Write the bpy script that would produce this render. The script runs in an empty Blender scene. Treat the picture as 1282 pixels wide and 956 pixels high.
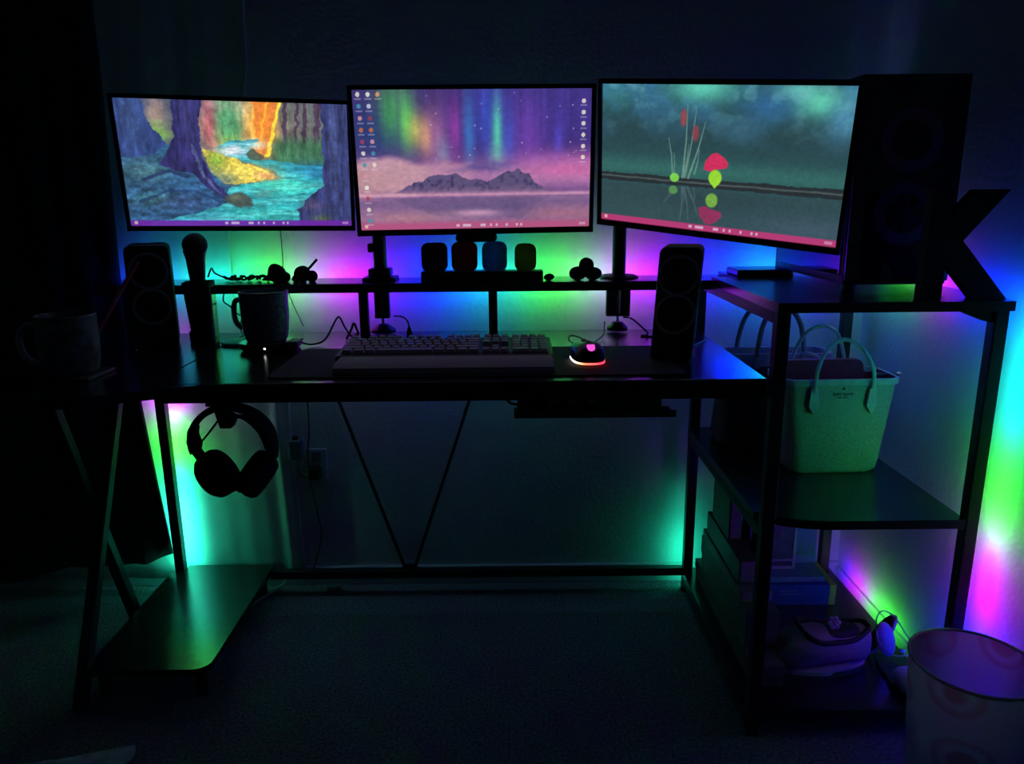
import bpy, bmesh, math, random
import numpy as np
from mathutils import Vector, Matrix, Euler

# ------------------------------------------------------------------ camera, world, exposure
sc = bpy.context.scene
COL = sc.collection
R = random.Random(7)
PITCH, YAW, ROLL, FPX = .2385, .002, -.009, 948.0
fw = Vector((math.sin(YAW) * math.cos(PITCH), math.cos(YAW) * math.cos(PITCH), -math.sin(PITCH)))
rt0 = Vector((math.cos(YAW), -math.sin(YAW), 0)); up0 = rt0.cross(fw)
rt = rt0 * math.cos(ROLL) + up0 * math.sin(ROLL); up = -rt0 * math.sin(ROLL) + up0 * math.cos(ROLL)
cam = bpy.data.cameras.new('camera'); camo = bpy.data.objects.new('camera', cam); COL.objects.link(camo)
cam.sensor_fit = 'HORIZONTAL'; cam.sensor_width = 36; cam.lens = FPX / 1282 * 36; cam.clip_start = .02
M = Matrix((rt, up, -fw)).transposed().to_4x4(); M.translation = (0, -2.0, 1.08); camo.matrix_world = M
sc.camera = camo
w = bpy.data.worlds.new('night'); sc.world = w; w.use_nodes = True
w.node_tree.nodes['Background'].inputs[0].default_value = (0, 0, 0, 1)
w.node_tree.nodes['Background'].inputs[1].default_value = 1.0
sc.view_settings.view_transform = 'Standard'; sc.view_settings.look = 'None'
sc.view_settings.exposure = 0.0; sc.view_settings.gamma = 1.0; sc.view_settings.use_curve_mapping = False
sc.cycles.use_denoising = True; sc.cycles.max_bounces = 12; sc.cycles.diffuse_bounces = 10; sc.cycles.sample_clamp_indirect = 4
LED = 1.35          # overall level of the colour-changing strips

# ------------------------------------------------------------------ helpers
def lin(c):
    c = np.asarray(c, float)
    return np.where(c <= .04045, c / 12.92, ((c + .055) / 1.055) ** 2.4)
def rgb(r, g, b): return tuple(float(v) for v in lin((r / 255, g / 255, b / 255)))

def mat(name, col, rough=.5, metal=0., bump=0., bscale=200., var=0., vscale=30., spec=.5, coat=0., sheen=0., alpha=None):
    m = bpy.data.materials.new(name); m.use_nodes = True; nt = m.node_tree; b = nt.nodes['Principled BSDF']
    b.inputs['Base Color'].default_value = (*col, 1); b.inputs['Roughness'].default_value = rough
    b.inputs['Metallic'].default_value = metal; b.inputs['Specular IOR Level'].default_value = spec
    b.inputs['Coat Weight'].default_value = coat; b.inputs['Sheen Weight'].default_value = sheen
    tc = nt.nodes.new('ShaderNodeTexCoord')
    if var:
        n = nt.nodes.new('ShaderNodeTexNoise'); n.inputs['Scale'].default_value = vscale; n.inputs['Detail'].default_value = 5
        nt.links.new(tc.outputs['Object'], n.inputs['Vector'])
        r = nt.nodes.new('ShaderNodeMapRange'); r.inputs[1].default_value = .3; r.inputs[2].default_value = .7
        r.inputs[3].default_value = 1 - var; r.inputs[4].default_value = 1 + var
        nt.links.new(n.outputs[0], r.inputs[0])
        mx = nt.nodes.new('ShaderNodeMix'); mx.data_type = 'RGBA'; mx.blend_type = 'MULTIPLY'; mx.inputs[0].default_value = 1
        mx.inputs[6].default_value = (*col, 1); nt.links.new(r.outputs[0], mx.inputs[7]); nt.links.new(mx.outputs[2], b.inputs['Base Color'])
    if bump:
        n = nt.nodes.new('ShaderNodeTexNoise'); n.inputs['Scale'].default_value = bscale; n.inputs['Detail'].default_value = 4
        nt.links.new(tc.outputs['Object'], n.inputs['Vector'])
        bp = nt.nodes.new('ShaderNodeBump'); bp.inputs['Strength'].default_value = bump; bp.inputs['Distance'].default_value = .004
        nt.links.new(n.outputs[0], bp.inputs['Height']); nt.links.new(bp.outputs[0], b.inputs['Normal'])
    if alpha is not None: b.inputs['Alpha'].default_value = alpha
    return m

def emat(name, col, s):
    m = bpy.data.materials.new(name); m.use_nodes = True; nt = m.node_tree; nt.nodes.clear()
    o = nt.nodes.new('ShaderNodeOutputMaterial'); e = nt.nodes.new('ShaderNodeEmission')
    e.inputs[0].default_value = (*col, 1); e.inputs[1].default_value = s; nt.links.new(e.outputs[0], o.inputs[0]); return m

def emat_attr(name, s, gloss=0.):
    m = bpy.data.materials.new(name); m.use_nodes = True; nt = m.node_tree; nt.nodes.clear()
    o = nt.nodes.new('ShaderNodeOutputMaterial'); b = nt.nodes.new('ShaderNodeBsdfPrincipled')
    a = nt.nodes.new('ShaderNodeAttribute'); a.attribute_name = 'Col'
    b.inputs['Base Color'].default_value = (.004, .004, .004, 1); b.inputs['Roughness'].default_value = .35
    b.inputs['Emission Strength'].default_value = s
    nt.links.new(a.outputs[0], b.inputs['Emission Color']); nt.links.new(b.outputs[0], o.inputs[0]); return m

def box(bm, c, s, bev=0., rot=None, seg=2):
    m = Matrix.Translation(c)
    if rot: m = m @ Euler(rot).to_matrix().to_4x4()
    m = m @ Matrix.Diagonal((*s, 1))
    r = bmesh.ops.create_cube(bm, size=1, matrix=m)
    if bev:
        vs = set(r['verts']); es = [e for e in bm.edges if e.verts[0] in vs and e.verts[1] in vs]
        bmesh.ops.bevel(bm, geom=es, offset=bev, segments=seg, profile=.5, affect='EDGES')
    return bm
def span(bm, x0, x1, y0, y1, z0, z1, bev=0., seg=2):
    return box(bm, ((x0 + x1) / 2, (y0 + y1) / 2, (z0 + z1) / 2), (abs(x1 - x0), abs(y1 - y0), abs(z1 - z0)), bev, None, seg)
def cyl(bm, p0, p1, r0, r1=None, seg=20):
    p0, p1 = Vector(p0), Vector(p1); d = p1 - p0
    m = Matrix.Translation((p0 + p1) / 2) @ d.to_track_quat('Z', 'Y').to_matrix().to_4x4()
    bmesh.ops.create_cone(bm, cap_ends=True, segments=seg, radius1=r0, radius2=r0 if r1 is None else r1, depth=d.length, matrix=m)
    return bm
def bar(bm, p0, p1, wx, wy, bev=0.002):
    p0, p1 = Vector(p0), Vector(p1); d = p1 - p0
    m = Matrix.Translation((p0 + p1) / 2) @ d.to_track_quat('Z', 'Y').to_matrix().to_4x4() @ Matrix.Diagonal((wx, wy, d.length, 1))
    r = bmesh.ops.create_cube(bm, size=1, matrix=m)
    if bev:
        vs = set(r['verts']); bmesh.ops.bevel(bm, geom=[e for e in bm.edges if e.verts[0] in vs and e.verts[1] in vs], offset=bev, segments=1, affect='EDGES')
    return bm
def smooth_pts(pts, n=6, closed=False):
    P = [Vector(p) for p in pts]; out = []; L = len(P)
    for i in range(L if closed else L - 1):
        g = (lambda k: P[k % L]) if closed else (lambda k: P[min(max(k, 0), L - 1)])
        a, b, c, d = g(i - 1), g(i), g(i + 1), g(i + 2)
        for k in range(n):
            t = k / n
            out.append(.5 * ((2 * b) + (c - a) * t + (2 * a - 5 * b + 4 * c - d) * t * t + (3 * b - a - 3 * c + d) * t ** 3))
    if not closed: out.append(P[-1])
    return out
def tube(bm, pts, r, seg=8, n=6, closed=False, flat=None, sm=True, taper=None):
    """sweep; flat=(rx, ry) gives an elliptical section whose rx runs along world Y where it can"""
    P = smooth_pts(pts, n, closed) if sm else [Vector(p) for p in pts]
    L = len(P); rings = []
    for i, p in enumerate(P):
        a = P[(i - 1) % L] if closed or i > 0 else p; b = P[(i + 1) % L] if closed or i < L - 1 else p
        t = (b - a).normalized(); ref = Vector((0, 1, 0)) if abs(t.y) < .9 else Vector((0, 0, 1))
        s = (ref - t * ref.dot(t)).normalized(); q = t.cross(s)
        k = 1. if taper is None else taper(i / max(1, L - 1))
        rx, ry = (r, r) if flat is None else flat
        rings.append([bm.verts.new(p + s * (rx * k * math.cos(2 * math.pi * j / seg)) + q * (ry * k * math.sin(2 * math.pi * j / seg))) for j in range(seg)])
    for i in range(L if closed else L - 1):
        A, B = rings[i], rings[(i + 1) % L]
        for j in range(seg): bm.faces.new((A[j], A[(j + 1) % seg], B[(j + 1) % seg], B[j]))
    if not closed: bm.faces.new(rings[0][::-1]); bm.faces.new(rings[-1])
    return bm
def loft(bm, rings, cap0=True, cap1=True, closed=True):
    V = [[bm.verts.new(p) for p in r] for r in rings]; n = len(V[0])
    for A, B in zip(V, V[1:]):
        for j in range(n if closed else n - 1): bm.faces.new((A[j], A[(j + 1) % n], B[(j + 1) % n], B[j]))
    if cap0: bm.faces.new(V[0][::-1])
    if cap1: bm.faces.new(V[-1])
    return bm
def lathe(bm, prof, c=(0, 0, 0), seg=32, sx=1., sy=1.):
    cx, cy, cz = c
    rings = [[(cx + sx * r * math.cos(2 * math.pi * j / seg), cy + sy * r * math.sin(2 * math.pi * j / seg), cz + z) for j in range(seg)] for r, z in prof]
    return loft(bm, rings, prof[0][0] > 1e-6, prof[-1][0] > 1e-6)
def rr(w, d, r, n=5):
    out = []
    for sx, sy, a0 in ((1, 1, 0), (-1, 1, 90), (-1, -1, 180), (1, -1, 270)):
        for k in range(n + 1):
            a = math.radians(a0 + 90 * k / n)
            out.append((sx * (w / 2 - r) + r * math.cos(a), sy * (d / 2 - r) + r * math.sin(a)))
    return out
def prism(bm, pts, a0, a1, f):
    """polygon pts (u, v) extruded from a0 to a1; f(u, v, a) -> xyz"""
    return loft(bm, [[f(u, v, a0) for u, v in pts], [f(u, v, a1) for u, v in pts]])
XY = lambda u, v, a: (u, v, a)
XZ = lambda u, v, a: (u, a, v)
YZ = lambda u, v, a: (a, u, v)
def blob(bm, c, s, sub=3, amp=0., seed=0, freq=1.):
    r = bmesh.ops.create_icosphere(bm, subdivisions=sub, radius=1)
    rd = random.Random(seed); ph = [(rd.uniform(1, 3) * freq, rd.uniform(1, 3) * freq, rd.uniform(1, 3) * freq, rd.uniform(0, 6)) for _ in range(5)]
    for v in r['verts']:
        k = 1 + amp * sum(math.sin(v.co.x * a + v.co.y * b + v.co.z * cc + d) for a, b, cc, d in ph) / 2.5
        v.co = Vector((c[0] + v.co.x * s[0] * k, c[1] + v.co.y * s[1] * k, c[2] + v.co.z * s[2] * k))
    return bm
def NB(): return bmesh.new()
def obj(name, bm, m, parent=None, smooth=False, label=None):
    bmesh.ops.recalc_face_normals(bm, faces=bm.faces)
    me = bpy.data.meshes.new(name); bm.to_mesh(me); bm.free()
    if smooth:
        me.polygons.foreach_set('use_smooth', [True] * len(me.polygons)); me.set_sharp_from_angle(angle=math.radians(38))
    o = bpy.data.objects.new(name, me); COL.objects.link(o); me.materials.append(m)
    if parent: o.parent = parent
    if label: o['label'] = label
    return o
def thing(name, label, cat, loc=(0, 0, 0), rot=(0, 0, 0), group=None):
    o = bpy.data.objects.new(name, None); COL.objects.link(o); o.location = loc; o.rotation_euler = rot
    o.empty_display_size = .02; o['label'] = label; o['category'] = cat
    if group: o['group'] = group
    return o
def tag(o, label, cat, group=None):
    o['label'] = label; o['category'] = cat
    if group: o['group'] = group
    return o
def struct(name, bm, m, smooth=False):
    o = obj(name, bm, m, None, smooth); o['kind'] = 'structure'; return o
def colmesh(name, verts, faces, cols, m, parent):
    me = bpy.data.meshes.new(name); me.from_pydata(verts, [], faces); me.update()
    a = me.color_attributes.new('Col', 'FLOAT_COLOR', 'POINT')
    c = np.ones((len(verts), 4), np.float32); c[:, :3] = cols; a.data.foreach_set('color', c.ravel())
    o = bpy.data.objects.new(name, me); COL.objects.link(o); me.materials.append(m)
    if parent: o.parent = parent
    return o

# ------------------------------------------------------------------ materials
M_wall = mat('wall_paint', (.66, .67, .69), .75, bump=.45, bscale=85, var=.05, vscale=6)
M_carpet = mat('carpet_pile', (.20, .21, .23), .95, bump=1.0, bscale=320, var=.55, vscale=150, spec=.1)
M_base = mat('white_trim', (.55, .56, .58), .45, var=.04, vscale=12)
M_top = mat('black_laminate', (.018, .019, .021), .18, bump=.06, bscale=420, var=.25, vscale=60, spec=.8)
M_frame = mat('black_steel', (.014, .014, .016), .45, bump=.04, bscale=500, var=.15, vscale=80)
M_black = mat('black_plastic', (.008, .008, .010), .42, var=.15, vscale=60)
M_matte = mat('matte_black', (.018, .018, .021), .7, bump=.08, bscale=300, var=.2, vscale=60)
M_gloss = mat('gloss_black', (.006, .006, .008), .18, coat=.3, var=.1, vscale=50)
M_fabric = mat('mat_cloth', (.009, .009, .011), .85, bump=.15, bscale=900, var=.2, vscale=200)
M_cone = mat('speaker_cone', (.012, .012, .014), .6, var=.15, vscale=90)
M_ring = mat('speaker_ring', (.40, .40, .43), .35, var=.1, vscale=90)
M_cable = mat('black_cable', (.012, .012, .014), .5, var=.1, vscale=100)
M_wcable = mat('pale_cable', (.5, .5, .5), .5, var=.05, vscale=100)
M_keycap = mat('grey_keycap', (.45, .44, .48), .45, var=.08, vscale=120)
M_kcase = mat('dark_key_case', (.05, .05, .06), .45, var=.1, vscale=100)
M_wrist = mat('wrist_rest_cloth', (.42, .38, .42), .8, bump=.2, bscale=700, var=.12, vscale=150)
M_mouse = mat('mouse_shell', (.025, .023, .03), .35, var=.1, vscale=100)
M_sheer = mat('white_curtain_cloth', (.62, .64, .63), .85, bump=.2, bscale=420, var=.05, vscale=25)
M_dark = mat('blackout_curtain_cloth', (.020, .021, .026), .9, bump=.25, bscale=320, var=.2, vscale=30, sheen=.05)
M_mug = mat('speckled_glaze', (.17, .19, .24), .35, var=.6, vscale=95)
M_mug2 = mat('marbled_glaze', (.13, .135, .15), .3, var=.75, vscale=45)
M_lump = mat('dark_stone', (.035, .035, .035), .8, bump=.5, bscale=120, var=.3, vscale=80)
M_grey = mat('grey_plastic', (.16, .17, .19), .5, var=.08, vscale=80)
M_white = mat('white_plastic', (.55, .56, .58), .45, var=.05, vscale=60)
M_tote = mat('glitter_canvas', (.46, .50, .44), .6, bump=.35, bscale=480, var=.35, vscale=420)
M_trim = mat('pale_leather', (.62, .64, .68), .5, var=.1, vscale=70)
M_pink = mat('pink_leather', (.52, .37, .48), .5, bump=.15, bscale=200, var=.12, vscale=50)
M_lining = mat('red_lining', (.50, .05, .10), .7, var=.2, vscale=70)
M_bagdk = mat('plum_leather', (.045, .038, .050), .55, bump=.15, bscale=220, var=.2, vscale=60)
M_mauve = mat('mauve_leather', (.24, .21, .27), .5, bump=.15, bscale=220, var=.15, vscale=60)
M_metal = mat('bright_metal', (.7, .7, .72), .25, 1., var=.05, vscale=80)
M_ink = mat('dark_print', (.015, .02, .02), .6, var=.1, vscale=80)
M_pc = mat('case_steel', (.010, .010, .014), .4, bump=.04, bscale=500, var=.15, vscale=60)
M_glass = mat('smoked_glass', (.006, .006, .010), .08, coat=.5, var=.1, vscale=20)
M_fan = mat('plum_fan_plastic', (.16, .06, .12), .4, var=.15, vscale=70)
M_straw = mat('red_straw', (.75, .12, .20), .4, var=.1, vscale=60)

def bin_mat():
    m = mat('bin_pink_rings', (.30, .16, .22), .55); nt = m.node_tree; b = nt.nodes['Principled BSDF']
    tc = nt.nodes.new('ShaderNodeTexCoord'); v = nt.nodes.new('ShaderNodeTexVoronoi'); v.inputs['Scale'].default_value = 9.5
    nt.links.new(tc.outputs['Object'], v.inputs['Vector'])
    r = nt.nodes.new('ShaderNodeValToRGB'); r.color_ramp.interpolation = 'EASE'
    e = r.color_ramp.elements; e[0].position = 0; e[0].color = (.58, .40, .52, 1); e[1].position = .95; e[1].color = (.50, .36, .47, 1)
    for p, c in ((.16, (.58, .40, .52, 1)), (.20, (.46, .16, .22, 1)), (.28, (.46, .17, .23, 1)), (.33, (.55, .38, .50, 1)), (.44, (.48, .22, .30, 1)), (.5, (.52, .37, .48, 1))):
        q = e.new(p); q.color = c
    nt.links.new(v.outputs['Distance'], r.inputs[0]); nt.links.new(r.outputs[0], b.inputs['Base Color']); return m
def translucent(m, col, f):
    nt = m.node_tree; b = nt.nodes['Principled BSDF']; t = nt.nodes.new('ShaderNodeBsdfTranslucent'); a = nt.nodes.new('ShaderNodeMixShader'); a.inputs[0].default_value = f
    l = b.inputs['Base Color'].links
    if l: nt.links.new(l[0].from_socket, t.inputs[0])
    else: t.inputs[0].default_value = (*col, 1)
    nt.links.new(b.outputs[0], a.inputs[1]); nt.links.new(t.outputs[0], a.inputs[2]); nt.links.new(a.outputs[0], nt.nodes['Material Output'].inputs[0]); return m
M_bin = translucent(bin_mat(), None, .6)
M_binin = translucent(mat('bin_inner_pale', (.80, .84, .86), .5, var=.10, vscale=18), None, .6)

# ------------------------------------------------------------------ room
WX = .94       # right wall
struct('floor', span(NB(), -2.0, WX + .1, -4.2, .1, -.05, 0), M_carpet)
struct('wall_back', span(NB(), -2.0, WX + .1, 0, .1, 0, 2.5), M_wall)
struct('wall_right', span(NB(), WX, WX + .1, -4.2, 0, 0, 2.5), M_wall)
struct('wall_left', span(NB(), -2.0, -1.9, -4.2, 0, 0, 2.5), M_wall)
struct('wall_front', span(NB(), -2.0, WX + .1, -4.3, -4.2, 0, 2.5), M_wall)
struct('ceiling', span(NB(), -2.0, WX + .1, -4.3, .1, 2.5, 2.6), M_wall)
struct('baseboard_back', span(NB(), -1.9, WX, -.011, .002, 0, .055, .003), M_base)
struct('baseboard_right', span(NB(), WX - .010, WX + .002, -4.2, -.010, 0, .045, .003), M_base)

# ------------------------------------------------------------------ desk with shelf tower
desk = thing('computer_desk', 'long black steel-framed desk with monitor riser, crossed side legs and shelf tower', 'desk', (0, -.35, 0))
def dobj(name, bm, m=M_frame, smooth=False, label=None):
    o = obj(name, bm, m, None, smooth, label); o.parent = desk; o.location = (0, .35, 0); return o
XR, XT, YF, YB = .490, .880, -.650, -.062
HP = .0125
dobj('tabletop', span(NB(), -.6705, XR - HP, -.637, -.082, .732, .750, .003), M_top)
lt = [(-.6725, -.045), (-1.02, -.045), (-1.02, -.745), (-.86, -.750), (-.74, -.735), (-.66, -.700), (-.600, -.660), (-.560, -.638), (-.6725, -.637)]
lt = [(-.6725, -.082), (-1.02, -.082), (-1.02, -.745), (-.86, -.750), (-.755, -.735), (-.6725, -.692)]
dobj('side_tabletop', prism(NB(), lt, .732, .750, XY), M_top)
dobj('corner_filler', prism(NB(), [(-.6725, -.6372), (-.6725, -.692), (-.565, -.6372)], .732, .7495, XY), M_top)
dobj('front_rail', span(NB(), -.665, XR - HP, -.634, -.612, .712, .732, .002))
dobj('rear_rail', span(NB(), -.9125, XR - HP, -.110, -.086, .708, .733, .002))
dobj('side_rail', span(NB(), -.985, -.960, -.70, -.06, .712, .732, .002))
dobj('rear_leg', span(NB(), -.925 - HP, -.925 + HP, YB - HP, YB + HP, 0, .745, .002))
dobj('rear_leg', span(NB(), XR - HP, XR + HP, YB - HP, YB + HP, .0, .862, .002))
dobj('rear_leg', span(NB(), XT - .01 - HP, XT - .01 + HP, YB - HP, YB + HP, .0, .876, .002))
dobj('front_leg', span(NB(), XR - HP, XR + HP, YF - HP, YF + HP, .0, .876, .002))
dobj('front_leg', span(NB(), XT - HP, XT + HP, YF - HP, YF + HP, .0, .876, .002))
for y0, y1 in ((-.226, -.470), (-.560, -.190)):
    dobj('crossed_leg', bar(NB(), (-.972 if y0 > -.3 else -.9465, y0, .0), (-.972 if y0 > -.3 else -.9465, y1, .715), .025, .025))
dobj('lower_rail', span(NB(), -.675, XR - HP, YB - .011, YB + .011, .050, .073, .002))
for x in (-.492, -.060):
    dobj('diagonal_brace', cyl(NB(), (x, -.098, .712), (-.287 + (x + .287) * .06, YB, .075), .0048, seg=10))
dobj('brace_bracket', prism(NB(), [(-.312, .073), (-.262, .073), (-.276, .088), (-.298, .088)], YB - .004, YB + .004, XZ))
fb = [(-.911, -.04), (-.911, -.076), (-.945, -.076), (-.945, -.53)] + [(-.672 - .035 + .035 * math.cos(a), -.53 + .035 + .035 * math.sin(a)) for a in [math.radians(-90 + 15 * k) for k in range(7)]] + [(-.672, -.04)]
dobj('foot_board', prism(NB(), fb, .064, .080, XY), M_top)
for x, y in ((-.92, -.50), (-.70, -.50), (-.70, -.07)):
    dobj('board_foot', cyl(NB(), (x, y, 0), (x, y, .064), .012, seg=12))
# riser
dobj('riser_shelf', span(NB(), -.985, XR + .04, -.205, -.066, .864, .886, .003), M_top)
for x in (-.93, -.357, -.041):
    dobj('riser_post', span(NB(), x - .0105, x + .0105, -.165, -.144, .750, .864, .002))
# tower shelves
def shelf(z, x1, cut=True):
    o = [(XR - HP, -.045), (x1, -.045), (x1, -.661), (XR + .115, -.661), (XR + .075, -.655), (XR + .03, -.640), (XR - HP, -.612)] if cut else \
        [(XR - HP, -.2052), (XR + .0402, -.2052), (XR + .0402, -.066), (x1, -.066), (x1, -.6635), (XR - HP, -.6635)]
    return prism(NB(), o, z - .018, z, XY)
dobj('tower_shelf', shelf(.894, .900, False), M_top)
dobj('tower_shelf', shelf(.475, XT - HP), M_top)
dobj('tower_shelf', shelf(.060, .8925), M_top)
for z in (.874, .455, .040):
    dobj('shelf_rail', span(NB(), XR - HP, XR + HP, YF + HP, YB - HP, z - .020, z + .002, .002))
    dobj('shelf_rail', span(NB(), XT - HP, XT + HP, YF + HP, YB - HP, z - .010, z + .002, .002))
dobj('corner_gusset', prism(NB(), [(XT - HP, .876), (XT - HP, .854), (XT - .030, .858), (XT - .075, .876)], YF - .006, YF + .006, XZ))
dobj('leg_foot', cyl(NB(), (XR, YB, 0), (XR, YB, .012), .016, seg=14))

# ------------------------------------------------------------------ colour-changing light strip
C_ = {'blue': (.0, .012, 1.35), 'azure': (.004, .17, 1.2), 'cyan': (.006, .62, .56), 'teal': (.01, .60, .34), 'green': (.045, 1.0, .03),
      'mint': (.03, .66, .44), 'pale': (.24, .58, .34), 'lav': (.42, .20, .70), 'mag': (.62, .0, .90), 'vio': (.17, .0, 1.15), 'off': (0, 0, 0)}
strip = thing('led_light_strip', 'thin colour-changing light strip stuck along the back edges of the desk and tower', 'light strip', (0, -.047, .87))
M_led = emat_attr('led_glow', 1.0)
def led(a, b, nrm, wdt, stops, n=60, power=1., thick=.002):
    """a flat ribbon from a to b, facing nrm, with small thickness; stops: (t, colour, level)"""
    a, b, nrm = Vector(a), Vector(b), Vector(nrm).normalized(); t = (b - a).normalized(); s = t.cross(nrm) * wdt / 2
    V, F, Cc = [], [], []
    ts = [q[0] for q in stops]; cs = np.array([np.array(C_[q[1]]) * q[2] for q in stops])
    for i in range(n + 1):
        u = i / n; p = a.lerp(b, u); c = [np.interp(u, ts, cs[:, k]) * power * LED for k in range(3)]
        for q in (p - s, p + s, p + s - nrm * thick, p - s - nrm * thick): V.append(tuple(q - Vector((0, -.047, .87)))); Cc.append(c)
        if i:
            k = 4 * (i - 1)
            for j in range(4): F.append((k + j, k + (j + 1) % 4, k + 4 + (j + 1) % 4, k + 4 + j))
    F.append((3, 2, 1, 0)); m = 4 * n; F.append((m, m + 1, m + 2, m + 3))
    return colmesh('strip_run', V, F, Cc, M_led, strip)
x0, x1 = -.985, .885
S = lambda x: (x - x0) / (x1 - x0)
led((x0, -.064, .875), (x1, -.064, .875), (0, 1, 0), .010,
    [(S(x), c, l) for x, c, l in ((-.985, 'blue', .7), (-.90, 'azure', .7), (-.86, 'teal', .55), (-.78, 'cyan', .8), (-.71, 'cyan', 1), (-.67, 'green', 1), (-.60, 'green', 1), (-.545, 'pale', .8),
     (-.505, 'lav', .9), (-.47, 'mag', 1), (-.40, 'mag', 1), (-.345, 'vio', 1), (-.29, 'blue', 1), (-.18, 'blue', 1), (-.12, 'azure', 1), (-.06, 'cyan', .9), (.0, 'cyan', .9), (.05, 'green', .9),
     (.15, 'green', 1), (.19, 'pale', .9), (.235, 'pale', 1), (.262, 'lav', 1), (.29, 'mag', 1), (.36, 'mag', 1), (.42, 'vio', 1), (.47, 'blue', 1), (.59, 'blue', 1), (.635, 'azure', 1), (.665, 'cyan', 1),
     (.690, 'cyan', 1), (.70, 'azure', .9), (.74, 'blue', .9), (.80, 'blue', .8), (.83, 'vio', .8), (.885, 'mag', .6))], 187, 28)
led((-.925, -.047, .06), (-.925, -.047, .72), (0, 1, 0), .010,
    [(0, 'teal', 1.3), (.16, 'mint', 1.), (.30, 'mint', 1.), (.40, 'teal', 1.), (.48, 'green', .8), (.64, 'green', .75), (.70, 'mag', .35), (.74, 'mag', .9), (1, 'mag', 1.)], 66, 52)
led((XR - .004, -.047, .02), (XR - .004, -.047, .30), (0, 1, 0), .010, [(0, 'teal', 1.), (.35, 'teal', .8), (.6, 'teal', .25), (1, 'teal', .06)], 28, 26)
led((.8950, -.644, .86), (.8950, -.644, .05), (1, 0, 0), .010,
    [(0, 'azure', .7), (.05, 'cyan', .8), (.25, 'cyan', 1), (.31, 'green', .9), (.50, 'green', .9), (.53, 'pale', 1), (.56, 'mag', .9), (.73, 'mag', .9), (.77, 'blue', 1.8), (1, 'blue', 1.8)], 81, 26, .002)
led((.9020, -.640, .885), (.9020, -.070, .885), (1, 0, 0), .010,
    [(0, 'azure', 1), (.08, 'blue', 1), (.34, 'blue', 1), (.42, 'vio', .9), (.46, 'mag', .9), (.56, 'mag', .8), (.64, 'pale', .7), (.72, 'green', .8), (.88, 'green', .8), (1, 'teal', 1.)], 58, 18)
led((.8945, -.40, .052), (.8945, -.055, .052), (1, 0, 0), .010,
    [(0, 'off', 0), (.1, 'green', .5), (.25, 'green', 1), (.50, 'green', 1), (.56, 'pale', .9), (.63, 'mag', 1), (.85, 'mag', 1), (.92, 'blue', 1), (1, 'blue', 1)], 36, 14)

# ------------------------------------------------------------------ screens: pictures computed per vertex
GW, GH = 360, 204
gu, gv = np.meshgrid((np.arange(GW) + .0) / (GW - 1), (np.arange(GH) + .0) / (GH - 1))
rng = np.random.default_rng(11)
def vnoise(nx, ny, seed):
    r = np.random.default_rng(seed); g = r.random((ny + 2, nx + 2))
    x = gu * nx; y = gv * ny; i = np.minimum(x.astype(int), nx); j = np.minimum(y.astype(int), ny); fx = x - i; fy = y - j
    fx = fx * fx * (3 - 2 * fx); fy = fy * fy * (3 - 2 * fy)
    return (g[j, i] * (1 - fx) + g[j, i + 1] * fx) * (1 - fy) + (g[j + 1, i] * (1 - fx) + g[j + 1, i + 1] * fx) * fy
def fbm(nx, ny, seed, o=4):
    s = 0; a = .5
    for k in range(o): s = s + a * vnoise(int(nx * 2 ** k), int(ny * 2 ** k), seed + k); a *= .5
    return s / (1 - .5 ** o)
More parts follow.
